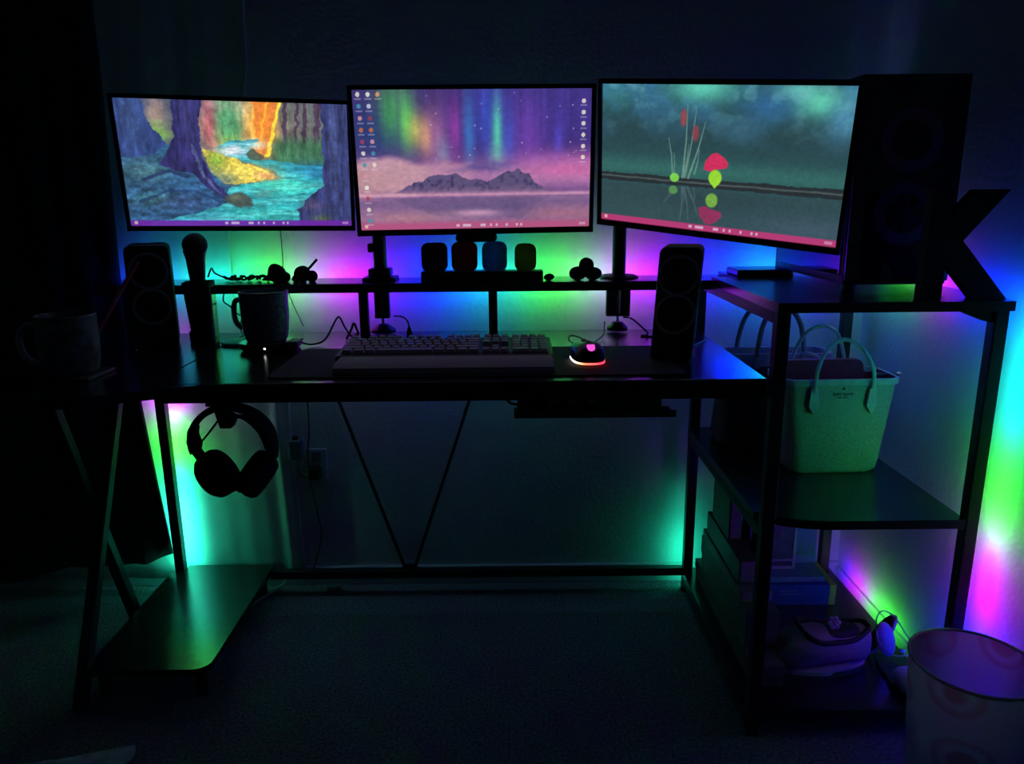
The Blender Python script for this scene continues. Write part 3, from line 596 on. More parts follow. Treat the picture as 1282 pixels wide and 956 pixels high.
hd = thing('tapered_holder', 'black tapered box holder on the desk beside the forest-side speaker', 'holder', (-.7105, -.262, .7505), (0, 0, math.radians(9)))
bm = NB(); P0 = rr(.046, .06, .006, 4); P1 = rr(.060, .070, .008, 4); Pi = rr(.053, .063, .006, 4)
loft(bm, [[(u + .005, v, 0) for u, v in P0], [(u - .001, v, .150) for u, v in P1], [(u - .001, v, .150) for u, v in Pi], [(u - .001, v, .135) for u, v in Pi]]); obj('box', bm, M_matte, hd, True)
bm = NB(); box(bm, (.0287, 0, .075), (.0018, .045, .13), .0006, (0, math.radians(.2), 0)); obj('side_strip', bm, M_gloss, hd)
wd = thing('round_headed_brush', 'black round-headed brush standing in the tapered holder', 'brush', (-.712, -.262, .886))
bm = NB(); lathe(bm, [(.012, 0), (.017, .02), (.020, .05), (.0215, .068), (.0255, .085)], seg=24); obj('handle', bm, M_black, wd, True)
bm = NB(); blob(bm, (.002, 0, .097), (.0275, .026, .027), 3, .02, 3); obj('head', bm, M_matte, wd, True)
bt = thing('small_bottle', 'tiny blue glass bottle between the speaker and tapered holder', 'bottle', (-.752, -.215, .7505))
bm = NB(); lathe(bm, [(.011, 0), (.012, .003), (.012, .026), (.005, .032)], seg=20); obj('body', bm, mat('blue_glass', (.05, .10, .30), .15, var=.1, vscale=50), bt, True)
bm = NB(); lathe(bm, [(.005, .032), (.0045, .038), (.0015, .050), (.0, .051)], seg=16); obj('nozzle', bm, M_white, bt, True)
cp = thing('charging_pad', 'flat round grey charging pad behind the mug warmer', 'charging pad', (-.640, -.235, .7505))
bm = NB(); lathe(bm, [(.040, 0), (.043, .003), (.042, .007), (.036, .009), (.0, .009)], seg=36); obj('disc', bm, M_grey, cp, True)
bm = NB(); tube(bm, [(.0, .042, .005), (-.01, .07, .006), (-.03, .10, .02), (-.035, .155, .08)], .0015, 8); obj('cord', bm, M_cable, cp, True)

wm = thing('mug_warmer', 'black mug warmer with white status light under the speckled mug', 'mug warmer', (-.545, -.300, .7505), (0, 0, math.radians(-3)))
bm = NB(); P = rr(.136, .105, .040, 8); loft(bm, [[(u * k, v * k, z) for u, v in P] for z, k in ((0, .86), (.004, .93), (.012, .99), (.016, 1.0), (.018, .97))]); obj('body', bm, M_gloss, wm, True)
bm = NB(); lathe(bm, [(.045, .018), (.045, .0195), (.0, .0195)], (-.008, 0, 0), 36); obj('hot_plate', bm, M_metal, wm, True)
bm = NB(); blob(bm, (.004, -.0515, .0095), (.0024, .0016, .0024), 2); obj('status_light', bm, emat('status_white', (1, 1, 1), 3.0), wm)
bm = NB(); box(bm, (.060, -.012, .0205), (.026, .05, .005), .002); obj('control_panel', bm, M_grey, wm)
bm = NB(); tube(bm, [(.064, .02, .010), (.085, .03, .004), (.110, .05, .012), (.132, .075, .055), (.140, .08, .058), (.150, .082, .035), (.165, .085, .012), (.180, .085, .006)], .0022, 8); obj('cord', bm, M_cable, wm, True)
m2 = thing('mug', 'speckled blue-grey mug with rounded belly on the mug warmer', 'mug', (-.553, -.300, .7702), (0, 0, math.radians(8)))
bm = NB(); lathe(bm, [(.040, 0), (.046, .004), (.0505, .028), (.0525, .060), (.0530, .095), (.0540, .112), (.0520, .113), (.0505, .106), (.050, .05), (.044, .010), (0, .008)], seg=40); obj('body', bm, M_mug, m2, True)
bm = NB(); tube(bm, [(-.049, 0, .094), (-.062, 0, .090), (-.0665, 0, .068), (-.064, 0, .044), (-.050, 0, .028)], .006, 12, flat=(.008, .006)); obj('handle', bm, M_mug, m2, True)

# ------------------------------------------------------------------ things on the riser
bm = NB()
for k in range(5):
    x = -.69 + .020 * k; tube(bm, [(x + .013 * math.cos(a) * (1 + .1 * (k % 2)), -.120 + .016 * math.sin(a), .8905 + .004 * math.sin(2 * a + k) + .004) for a in [math.pi * 2 * q / 8 for q in range(8)]], .0028, 8, 4, True)
tube(bm, [(-.70, -.12, .893), (-.73, -.11, .905), (-.745, -.09, .915), (-.76, -.08, .893)], .0022, 8)
tag(obj('cable_coil', bm, M_cable, None, True), 'loose coil of black cable on the riser beside the tapered holder', 'cable')
f1 = thing('beaked_figurine', 'small dark domed figurine with a pointed beak on the riser', 'figurine', (-.565, -.150, .886))
bm = NB(); blob(bm, (0, 0, .020), (.024, .02, .0235), 3, .06, 2); blob(bm, (.018, 0, .012), (.015, .015, .0135), 3, .06, 4); obj('body', bm, M_lump, f1, True)
bm = NB(); cyl(bm, (-.015, 0, .012), (-.036, 0, .0055), .010, .002, 14); obj('beak', bm, M_lump, f1, True)
f2 = thing('stick_figurine', 'small dark lumpy figurine with a slanted stick on the riser', 'figurine', (-.497, -.150, .886))
bm = NB(); blob(bm, (-.006, 0, .019), (.020, .018, .0205), 3, .08, 6); blob(bm, (.017, 0, .013), (.014, .014, .015), 3, .08, 8); blob(bm, (-.022, 0, .008), (.010, .012, .009), 3, .05, 9); obj('body', bm, M_lump, f2, True)
bm = NB(); cyl(bm, (.006, -.004, .026), (.033, -.004, .054), .0032, seg=12); obj('stick', bm, M_black, f2, True)
f3 = thing('three_lobed_figurine', 'small dark three-lobed puffy figurine on the riser', 'figurine', (.183, -.165, .886))
for c, s in (((-.018, 0, .016), (.022, .018, .0165)), ((.019, 0, .015), (.021, .018, .0155)), ((.002, 0, .034), (.0185, .017, .0195))):
    bm = NB(); blob(bm, c, s, 3, .03, 5); obj('lobe', bm, M_lump, f3, True)
bm = NB(); blob(bm, (0, 0, .008), (.013, .012, .0085), 3, .08, 12); o = tag(obj('pebble', bm, M_lump, None, True), 'small dark pebble on the riser against the tile lamp base', 'stone'); o.location = (.095, -.170, .886)
def tile_mat(c):
    m = mat('tile_acrylic', c, .35, var=.15, vscale=60); nt = m.node_tree; b = nt.nodes['Principled BSDF']
    t = nt.nodes.new('ShaderNodeBsdfTranslucent'); t.inputs[0].default_value = (*c, 1); a = nt.nodes.new('ShaderNodeMixShader'); a.inputs[0].default_value = .5
    nt.links.new(b.outputs[0], a.inputs[1]); nt.links.new(t.outputs[0], a.inputs[2]); nt.links.new(a.outputs[0], nt.nodes['Material Output'].inputs[0]); return m
lp = thing('tile_lamp', 'dark lamp bar holding four coloured rounded tiles on the riser', 'lamp', (-.0655, -.160, .886))
bm = NB(); box(bm, (0, 0, .0120), (.292, .050, .0240), .002); obj('base', bm, M_black, lp)
for x, c, wt, ht in ((-.114, (.16, .012, .04), .062, .068), (-.042, (.55, .03, .03), .062, .069), (.030, (.12, .30, .55), .060, .069), (.104, (.42, .30, .02), .052, .064)):
    bm = NB(); P = rr(wt, ht, .016, 5); loft(bm, [[(x + u, y, .0235 + ht / 2 + v) for u, v in P] for y in (-.010, .010)]); o = obj('tile', bm, tile_mat(c), lp)

# ------------------------------------------------------------------ small cables on and behind the desk
def cable(pts, r, label, m=M_cable, name='cable'):
    bm = NB(); tube(bm, pts, r, 8); return tag(obj(name, bm, m, None, True), label, 'cable')
cable([(-.590, -.006, 1.02), (-.590, -.006, .93), (-.588, -.020, .89), (-.575, -.006, .82), (-.545, -.020, .755)], .0012, 'thin wire hanging down the wall behind the beaked figurine')
cable([(-.69, -.17, .862), (-.685, -.19, .845), (-.665, -.205, .835), (-.645, -.22, .820), (-.605, -.222, .800), (-.580, -.215, .770), (-.572, -.212, .753)], .0018, 'black wire drooping from the riser to behind the speckled mug')
cable([(-.29, -.118, .795), (-.268, -.14, .797), (-.252, -.16, .790), (-.246, -.17, .775)], .0020, 'short black wire from the pole clamp to the upright plug')
bm = NB(); lathe(bm, [(.0075, 0), (.0068, .014), (.0035, .024), (.002, .027), (0, .027)], seg=16); o = tag(obj('upright_plug', bm, M_black, None, True), 'black tapered plug standing on the desk behind the keyboard', 'plug'); o.location = (-.246, -.172, .7505)
cable([(.285, -.118, .787), (.300, -.15, .788), (.325, -.18, .768), (.335, -.185, .755), (.318, -.19, .752), (.345, -.20, .752)], .0022, 'black wire looping from the round-based pole to the speaker')
cable([(.382, -.365, .90), (.398, -.352, .86), (.400, -.348, .80), (.390, -.345, .765), (.380, -.35, .753), (.42, -.31, .752), (.46, -.25, .752)], .0020, 'pale wire running down the back of the mouse-mat speaker', M_wcable)
cable([(-.395, -.20, .752), (-.385, -.19, .772), (-.378, -.185, .788), (-.372, -.185, .775), (-.368, -.19, .764), (-.378, -.195, .757), (-.365, -.20, .753)], .0028, 'short crumpled black wire end behind the keyboard corner')

# ------------------------------------------------------------------ under the desk: headset on its hook, power strip, outlet
hk = thing('headset_hook', 'black plastic hook under the desk edge carrying the headset', 'hook', (-.534, -.622, .712))
zu = .0002385
def zp(x, y): return ((x - 410) * zu, -(y - 50) * zu + .007)
bm = NB(); prism(bm, [zp(*q) for q in ((300, 52), (383, 52), (388, 150), (478, 205), (438, 285), (352, 285))], -.012, .012, XZ); obj('hook_body', bm, M_black, hk)
bm = NB(); box(bm, (-.016, .004, -.001), (.034, .05, .006), .001); obj('mount_plate', bm, M_black, hk)
hs = thing('headset', 'black over-ear headset hanging from the hook under the desk', 'headset', (-.534, -.622, .708))
def hp(x, y): return ((x - 410) * zu, -(y - 50) * zu + .011)
arc = []
for k in range(25):
    a = math.radians(195 - 210 * k / 24); arc.append((*hp(415 + 325 * math.cos(a), 420 - 300 * math.sin(a)), k / 24))
bm = NB(); tube(bm, [(u, 0, v) for u, v, _ in arc], 1, 14, 3, flat=(.018, .0065), taper=lambda t: .75 + .65 * t); obj('headband', bm, M_matte, hs, True)
bm = NB(); tube(bm, [(*(lambda q: (q[0], .004, q[1]))(hp(*z)),) for z in ((150, 432), (230, 345), (300, 260), (350, 215), (440, 200), (540, 225), (640, 330), (690, 470))], 1, 10, flat=(.012, .0016)); obj('suspension_strap', bm, M_fabric, hs, True)
for side, q in ((-1, ((130, 250), (95, 300), (78, 400), (95, 480), (140, 500), (160, 440), (140, 350), (150, 290))), (1, ((660, 300), (700, 450), (705, 500), (760, 560), (772, 480), (770, 400), (745, 300)))):
    bm = NB(); prism(bm, [hp(*z) for z in q], -.014, .014, XZ); obj('slider', bm, M_matte, hs)
    bm = NB(); a = ((118, 470), (165, 545)) if side < 0 else ((745, 480), (715, 560)); bar(bm, (hp(*a[0])[0], 0, hp(*a[0])[1]), (hp(*a[1])[0], 0, hp(*a[1])[1]), .010, .020); obj('hinge', bm, M_black, hs)
def cup(cx, cy, ang, side):
    c = hp(cx, cy); ca, sa = math.cos(ang), math.sin(ang)
    def tr(u, y, v): return (c[0] + u * ca - v * sa, y, c[1] + u * sa + v * ca)
    # u: thickness (inner side +), v: length
    L = .046
    def ringpts(u, k): return [tr(u, .040 * k * math.cos(j * math.pi / 14), L * k * math.sin(j * math.pi / 14)) for j in range(28)]
    s = -side
    bm = NB(); loft(bm, [ringpts(s * u, k) for u, k in ((-.028, .55), (-.026, .78), (-.018, .95), (-.006, 1.0), (.000, 1.0))]); h_ = obj('ear_cup', bm, M_matte, hs, True)
    bm = NB(); loft(bm, [ringpts(s * u, k) for u, k in ((.000, .96), (.006, 1.02), (.014, 1.02), (.022, .92), (.025, .75))]); obj('cushion', bm, M_fabric, hs, True)
cup(278, 680, math.radians(34), -1); cup(588, 688, math.radians(-36), 1)

ps = thing('power_strip', 'black power strip in a tray slung under the desk', 'power strip', (.172, -.480, .650))
bm = NB(); box(bm, (.0, 0, -.006), (.330, .075, .003), .001); box(bm, (0, -.036, .000), (.330, .003, .015), .001); obj('tray', bm, M_frame, ps)
bm = NB(); box(bm, (-.015, .004, .020), (.285, .045, .048), .004); obj('body', bm, M_black, ps)
for k in range(6):
    bm = NB(); box(bm, (-.125 + .040 * k, -.0195, .026), (.020, .003, .020), .002); so = obj('socket', bm, M_grey if k in (1, 2, 3) else M_matte, ps)
    bm = NB()
    for dx in (-.004, .004): box(bm, (-.125 + .040 * k + dx, -.0212, .028), (.002, .001, .008))
    obj('slot', bm, M_ink, so)
for x in (-.15, .13):
    bm = NB(); span(bm, x - .008, x + .008, -.02, .02, -.0046, .085, .001); obj('bracket', bm, M_frame, ps)
bm = NB(); blob(bm, (.128, -.022, .034), (.003, .002, .003), 2); obj('pilot_lamp', bm, M_metal, ps)
bm = NB(); tube(bm, [(-.157, 0, .012), (-.175, .02, .012), (-.195, .06, .030), (-.205, .12, .065)], .003, 8); obj('cord', bm, M_cable, ps, True)

wo = thing('wall_outlet', 'white wall outlet plate with a plug in it beside the curtain', 'outlet', (-.540, -.001, .365))
bm = NB(); box(bm, (0, -.003, 0), (.056, .006, .090), .002); pl = obj('plate', bm, M_white, wo)
for z in (-.022, .022):
    bm = NB(); box(bm, (0, -.0066, z), (.026, .002, .030), .0008); obj('receptacle', bm, M_grey, wo)
bm = NB(); box(bm, (-.004, -.024, -.018), (.030, .032, .034), .004); obj('plug', bm, M_black, wo)
cg = thing('wall_charger', 'blue-grey charger block hanging beside the wall outlet', 'charger', (-.590, -.022, .415))
bm = NB(); box(bm, (0, 0, 0), (.034, .030, .056), .004); obj('block', bm, mat('blue_grey_plastic', (.10, .14, .20), .5, var=.1, vscale=60), cg)
bm = NB(); box(bm, (0, 0, .032), (.014, .014, .010), .002); obj('port', bm, M_black, cg)
bm = NB(); tube(bm, [(.0, 0, -.028), (.002, -.004, -.05), (.010, -.004, -.075), (.030, -.002, -.085)], .002, 8); obj('cord', bm, M_cable, cg, True)
cable([(-.545, -.05, .706), (-.546, -.035, .60), (-.548, -.030, .48), (-.558, -.026, .40), (-.556, -.030, .33), (-.545, -.020, .22), (-.540, -.018, .15), (-.575, -.025, .03)], .0020, 'thin black wire dropping past the wall outlet to the floor')
cable([(-.80, -.30, .012), (-.735, -.16, .005), (-.69, -.085, .006), (-.655, -.028, .012), (-.640, -.020, .045)], .0032, 'pale cord curving over the carpet behind the foot board', M_wcable)
bm = NB(); box(bm, (0, 0, .007), (.040, .020, .013), .004, (0, 0, .5)); o = tag(obj('cord_connector', bm, M_grey), 'small pale grey connector lying on the carpet by the wall', 'connector'); o.location = (-.508, -.045, 0.001)

# ------------------------------------------------------------------ curtains
def curtain(name, label, m, xl, xr, zb, zt, yf, nx, nz):
    V, F = [], []
    for i in range(nz + 1):
        s = i / nz
        for j in range(nx + 1):
            u = j / nx; z1 = zt; z0 = zb(xl + (xr(.1) - xl) * u); z = z0 + (z1 - z0) * s; x = xl + (xr(z) - xl) * u; V.append((x, yf(x, z, u), z))
    for i in range(nz):
        for j in range(nx): a = i * (nx + 1) + j; F.append((a, a + 1, a + nx + 2, a + nx + 1))
    me = bpy.data.meshes.new(name); me.from_pydata(V, [], F); me.update(); me.polygons.foreach_set('use_smooth', [True] * len(F))
    o = bpy.data.objects.new(name, me); COL.objects.link(o); me.materials.append(m); md = o.modifiers.new('thickness', 'SOLIDIFY'); md.thickness = .002; md.offset = 0
    return tag(o, label, 'curtain')
def xr_fold(z): return -.640 + .03 * max(0, .5 - z)
curtain('white_curtain', 'pale sheer curtain hanging against the wall behind the desk', M_sheer, -1.45, lambda z: float(np.interp(z, [.03, .08, .42, .56, .70, .78, 1.0, 1.4, 2.4], [-.592, -.592, -.604, -.600, -.66, -.728, -.722, -.635, -.60])),
        lambda x: .030, 2.40, lambda x, z, u: -.0125 + .0014 * math.sin(u * 34 + .6 * math.sin(z * 2)) + .0004 * math.sin(u * 95 + 1 + z) - .006 * math.exp(-((x - xr_fold(z)) / .012) ** 2), 150, 50)
curtain('blackout_curtain', 'heavy black curtain hanging past the crossed desk legs', M_dark, -1.88, lambda z: float(np.interp(z, [.03, .12, .35, .59, .90, 1.35, 2.4], [-.945, -.948, -.968, -.985, -.996, -.982, -.975])),
        lambda x: float(np.interp(x, [-1.88, -1.4, -1.25, -1.10, -1.03, -.94], [.02, .04, .080, .088, .088, .125])), 2.40,
        lambda x, z, u: -.046 - .016 * (1 - u) * (1 + math.sin(u * 26 + .5 * math.sin(z * 1.7))) - .004 * math.sin(u * 70 + z * 2), 120, 50)

# ------------------------------------------------------------------ tower: computer and letter on the top shelf
pc = thing('computer_tower', 'tall black computer case with two front fans on the tower top shelf', 'computer', (.762, -.505, .894))
W_, D_, H_ = .205, .400, .404
bm = NB(); span(bm, -W_ / 2, W_ / 2, .008, D_, .012, H_, .004); obj('case', bm, M_pc, pc)
bm = NB(); span(bm, -W_ / 2 + .001, W_ / 2 - .001, .0, .008, .020, H_ - .001, .002); fp = obj('front_panel', bm, M_glass, pc)
for z in (.285, .150):
    bm = NB(); rg = [[(r * math.cos(j * math.pi / 20), y, z + r * math.sin(j * math.pi / 20)) for j in range(40)] for r, y in ((.060, 0), (.060, -.003), (.038, -.0035), (.037, 0))]
    loft(bm, rg, False, False); fn = obj('fan_ring', bm, M_fan, pc, True)
    bm = NB(); cyl(bm, (0, -.003, z), (0, 0, z), .017, seg=24); obj('fan_hub', bm, M_black, fn, True)
    for k in range(7):
        a = k * 2 * math.pi / 7; bm = NB(); pts = [(.017 * math.cos(a), .017 * math.sin(a)), (.037 * math.cos(a + .25), .037 * math.sin(a + .25)), (.037 * math.cos(a + .75), .037 * math.sin(a + .75)), (.017 * math.cos(a + .6), .017 * math.sin(a + .6))]
        prism(bm, [(u, v + z) for u, v in pts], -.0022, -.0004, XZ); obj('fan_blade', bm, M_matte, fn)
bm = NB(); span(bm, -W_ / 2 - .003, -W_ / 2, .02, D_ - .02, .03, H_ - .02, .001); obj('side_window', bm, M_glass, pc)
for x in (-.08, .08):
    for y in (.03, D_ - .03):
        bm = NB(); cyl(bm, (x, y, 0), (x, y, .013), .014, seg=16); obj('case_foot', bm, M_black, pc)
kl = [(-.022, 0), (.015, 0), (.015, .068), (.074, 0), (.134, 0), (.042, .107), (.115, .198), (.056, .198), (.015, .151), (.015, .198), (-.022, .198)]
bm = NB(); prism(bm, [(u, v * .975) for u, v in kl], -.012, .012, XZ)
o = tag(obj('letter_k', bm, M_matte), 'large freestanding black letter K beside the computer case', 'letter'); o.location = (.7665, -.622, .8941)
bm = NB(); box(bm, (0, 0, .008), (.125, .10, .016), .004); o = tag(obj('network_box', bm, M_gloss), 'flat glossy black box on the top shelf behind the computer case', 'device'); o.location = (.600, -.160, .8942)

# ------------------------------------------------------------------ tower: bags on the middle shelf
def bag(t, w0, d0, w1, d1, h, m, mtrim, mlin, rim=.012):
    ks = ((0, .90, 0), (.04, .97, .0), (.12, 1, .0)); rings = []
    for s in (0, .03, .10, .3, .6, .85, 1.):
        ww = w0 + (w1 - w0) * s; dd = d0 + (d1 - d0) * s; k = 1 if s > .05 else (.92 if s == 0 else .985); r = min(dd * .42, .03)
        rings.append([(u * k, v * k, h * s) for u, v in rr(ww, dd, r, 6)])
    bm = NB(); loft(bm, rings, True, False)
    inner = [[(u, v, h * s) for u, v in rr(w0 + (w1 - w0) * s - .008, d0 + (d1 - d0) * s - .008, .02, 6)] for s in (1., .5, .05)]
    b2 = NB(); loft(b2, inner, False, True)
    obj('body', bm, m, t, True); obj('lining', b2, mlin, t, True)
    b3 = NB(); a = rr(w1 + .004, d1 + .004, .026, 6); c = rr(w1 - .008, d1 - .008, .022, 6)
    loft(b3, [[(u, v, h - rim) for u, v in a], [(u, v, h + .001) for u, v in a], [(u, v, h + .001) for u, v in c], [(u, v, h - rim) for u, v in c]], False, False); obj('rim_band', b3, mtrim, t, True)
tb = thing('tote_bag', 'glittery pale tote bag with looped handles at the front of the tower shelf', 'handbag', (.722, -.345, .4755), (0, 0, math.radians(2)))
bag(tb, .205, .120, .256, .125, .215, M_tote, M_trim, M_lining)
for y, dz in ((-.0655, 0.), (.0655, .012)):
    s = 1 if y < 0 else -1
    bm = NB(); tube(bm, [(-.066, y, .165), (-.066, y - .004 * s, .205), (-.062, y - .003 * s, .245), (-.040, y + .006 * s, .285 + dz), (-.004, y + .012 * s, .302 + dz), (.032, y + .006 * s, .285 + dz), (.056, y - .003 * s, .245), (.062, y - .004 * s, .205), (.062, y, .165)], 1, 10, 6, flat=(.0026, .0044)); obj('handle', bm, M_trim, tb, True)
    for x in (-.066, .062):
        bm = NB(); prism(bm, [(x - .0075, .196), (x + .0075, .196), (x + .0115, .158), (x, .140), (x - .0115, .158)], y - .0050 * s, y + .004 * s, XZ); obj('handle_tab', bm, M_trim, tb)
bm = NB(); P = rr(.190, .090, .018, 5); prism(bm, [(u - .008, v + .195) for u, v in P], .030, .046, XZ); obj('inner_pouch', bm, M_lining, tb, True, 'red pouch inside the bag')
bm = NB(); span(bm, .095, .150, -.01, .01, .206, .213, .002); obj('zip_end', bm, M_bagdk, tb)
bm = NB(); cyl(bm, (.149, 0, .2095), (.158, 0, .2105), .0055, seg=12); obj('zip_pull', bm, M_metal, tb)
def text(body, size, loc, parent, m, name='lettering'):
    cu = bpy.data.curves.new(name, 'FONT'); cu.body = body; cu.size = size; cu.align_x = 'CENTER'; cu.extrude = .0003
    t = bpy.data.objects.new('tmp', cu); COL.objects.link(t); bpy.context.view_layer.update()
    me = bpy.data.meshes.new_from_object(t.evaluated_get(bpy.context.evaluated_depsgraph_get())); bpy.data.objects.remove(t)
    o = bpy.data.objects.new(name, me); COL.objects.link(o); me.materials.clear(); me.materials.append(m); o.parent = parent; o.location = loc; o.rotation_euler = (math.radians(90), 0, 0); return o
text('kate spade', .0105, (.000, -.0628, .1805), tb, M_ink); text('NEW YORK', .0046, (.000, -.0626, .1735), tb, M_ink)
bm = NB(); prism(bm, [(0, .0068), (.0030, .0030), (.0028, .0012), (.0008, .0016), (.0016, -.0006), (-.0016, -.0006), (-.0008, .0016), (-.0028, .0012), (-.0030, .0030)], -.0003, .0003, XZ); o = obj('spade_mark', bm, M_ink, tb); o.location = (0, -.0628, .1925)
b2 = thing('handbag', 'dark handbag with pink rim and red lining behind the tote bag', 'handbag', (.655, -.165, .4755))
bag(b2, .285, .120, .255, .090, .232, M_bagdk, M_pink, M_lining, .030)
for y in (-.046, .046):
    s = 1 if y < 0 else -1; tz = .345 if y < 0 else .352; ox = .0 if y < 0 else -.022
    bm = NB(); tube(bm, [(-.058 + ox, y, .200), (-.058 + ox, y, .25), (-.042 + ox, y + .008 * s, .315), (.0 + ox, y + .012 * s, tz), (.038 + ox, y + .008 * s, .315), (.052 + ox, y, .25), (.054 + ox, y, .200)], 1, 10, 6, flat=(.004, .006)); obj('handle', bm, M_mauve, b2, True)
    for x in (-.058 + ox, .054 + ox):
        bm = NB(); box(bm, (x, y - .002 * s, .212), (.017, .010, .028), .003); obj('handle_tab', bm, M_pink, b2)
bm = NB(); tube(bm, [(.05, -.05, .232), (.075, -.052, .228), (.10, -.05, .215), (.125, -.045, .222), (.118, -.04, .205), (.06, -.048, .212)], .007, 8, closed=True); obj('scarf_tie', bm, M_pink, b2, True)

# ------------------------------------------------------------------ tower: boxes, books and shoes on the bottom shelf
def bk(name, label, cat, x0, x1, y0, y1, z0, z1, mc, mp=None, spine='x0'):
    """book or flat box: cover boards, spine and page block as parts"""
    t = thing(name, label, cat, ((x0 + x1) / 2, (y0 + y1) / 2, z0)); hx, hy, h = (x1 - x0) / 2, (y1 - y0) / 2, z1 - z0; c = .0025
    if mp is None:
        bm = NB(); box(bm, (0, 0, h * .36), (2 * hx - .004, 2 * hy - .004, h * .72), .001); obj('tray', bm, mc, t)
        bm = NB(); box(bm, (0, 0, h * .74), (2 * hx, 2 * hy, h * .52), .0015); obj('lid', bm, mc, t)
    else:
        bm = NB(); box(bm, (0, 0, c / 2), (2 * hx, 2 * hy, c), .0006); obj('cover', bm, mc, t)
        bm = NB(); box(bm, (0, 0, h - c / 2), (2 * hx, 2 * hy, c), .0006); obj('cover', bm, mc, t)
        bm = NB(); box(bm, (.002, 0, h / 2), (2 * hx - .008, 2 * hy - .008, h - 2 * c + .0002)); obj('pages', bm, mp, t)
        bm = NB(); box(bm, (-hx + c / 2, 0, h / 2), (c, 2 * hy, h), .0006) if spine == 'x0' else box(bm, (0, -hy + c / 2, h / 2), (2 * hx, c, h), .0006); obj('spine', bm, mc, t)
    return t
M_page = mat('page_edges', (.40, .39, .36), .8, bump=.2, bscale=400, var=.15, vscale=200)
M_c1 = mat('dark_green_card', (0.100, 0.150, 0.120), .5, var=.15, vscale=40); M_c2 = mat('charcoal_card', (0.110, 0.116, 0.120), .5, var=.15, vscale=40)
M_c3 = mat('grey_green_card', (0.200, 0.260, 0.230), .5, var=.12, vscale=40); M_c4 = mat('slate_card', (0.140, 0.170, 0.180), .45, var=.12, vscale=40)
M_blue = mat('blue_card', (.03, .11, .52), .45, var=.1, vscale=40); M_lblue = mat('light_blue_card', (.18, .38, .62), .5, var=.1, vscale=40); M_lime = mat('lime_card', (.45, .62, .10), .5, var=.1, vscale=40)
bk('storage_box', 'long low charcoal box on the bottom shelf beneath the stacked books', 'box', .506, .578, -.585, -.085, .0605, .110, M_c2)
bk('storage_box', 'dark green flat box in the stack above the long low box', 'box', .508, .582, -.520, -.130, .1103, .200, M_c1)
bk('book', 'grey-green hardback lying under the slate book in the shelf stack', 'book', .506, .580, -.480, -.150, .2003, .228, M_c3, M_page)
bk('book', 'slate hardback lying topmost in the shelf stack', 'book', .509, .580, -.450, -.172, .2283, .286, M_c4, M_page)
t = bk('ring_binder', 'tall dark green binder standing on the book stack under the middle shelf', 'binder', .512, .545, -.345, -.205, .2863, .430, M_c1, M_page)
bm = NB(); tube(bm, [(.562, -.395, .288), (.561, -.405, .34), (.560, -.40, .385), (.559, -.375, .405), (.559, -.345, .392), (.560, -.335, .34), (.561, -.335, .29)], 1, 12, 6, flat=(.014, .012)); tag(obj('black_arch_band', bm, M_black, None, True), 'rounded black arched band standing on the book stack', 'band')
gb = bk('board_game_box', 'blue game box with lime green ends on the bottom shelf', 'game box', .590, .822, -.255, -.075, .0605, .117, M_blue)
for x in (-.1095, .1095):
    bm = NB(); box(bm, (x, 0, .0420), (.0162, .1825, .0310), .001); obj('end_band', bm, M_lime, gb)
    bm = NB(); box(bm, (x, 0, .0135), (.0162, .1785, .0260), .001); obj('end_band', bm, M_lime, gb)
for k, (z, n) in enumerate(((.042, 7), (.033, 8))):
    bm = NB()
    for j in range(n): box(bm, (-.022 + j * .0062, -.0912, z), (.0042, .0008, .0050 if k else .0036))
    obj('printed_line', bm, M_lblue, gb)
bk('book', 'light blue thin book lying on the blue game box', 'book', .618, .800, -.240, -.080, .1172, .134, M_lblue, M_page, 'y0')
fr = thing('framed_display_box', 'white-edged display box standing on the light blue book', 'display box', (.680, -.185, .1342))
bm = NB(); span(bm, -.055, .055, -.012, .030, .0, .150, .002); obj('case', bm, M_c4, fr)
bm = NB()
for a in ((-.055, -.048, 0, .150), (.048, .055, 0, .150), (-.055, .055, 0, .008), (-.055, .055, .142, .150), (-.055, .055, .022, .027), (-.055, .055, .122, .127)): span(bm, a[0], a[1], -.0155, -.012, a[2], a[3], .0008)
obj('frame', bm, M_trim, fr)
bm = NB(); span(bm, -.047, .035, -.0140, -.012, .128, .141); obj('title_band', bm, mat('tan_print', (.22, .13, .06), .6, var=.2, vscale=90), fr)
bm = NB(); blob(bm, (.016, -.014, .092), (.010, .003, .010), 2); blob(bm, (-.008, -.014, .070), (.013, .003, .017), 2); obj('pictured_shape', bm, M_grey, fr, True)
ap = thing('picture_card', 'pale blue card with a teal grass picture beside the display box', 'card', (.772, -.165, .1342), (math.radians(-6), 0, 0))
bm = NB(); span(bm, -.032, .032, -.001, .001, 0, .140, .0005); obj('card', bm, M_lblue, ap)
bm = NB()
for k in range(9):
    x = -.024 + .006 * k; prism(bm, [(x - .0035, .020), (x + .0035, .020), (x + R.uniform(-.002, .002), .055 + R.uniform(0, .018))], -.0016, -.001, XZ)
obj('grass_motif', bm, mat('teal_print', (.10, .42, .34), .6, var=.2, vscale=90), ap)

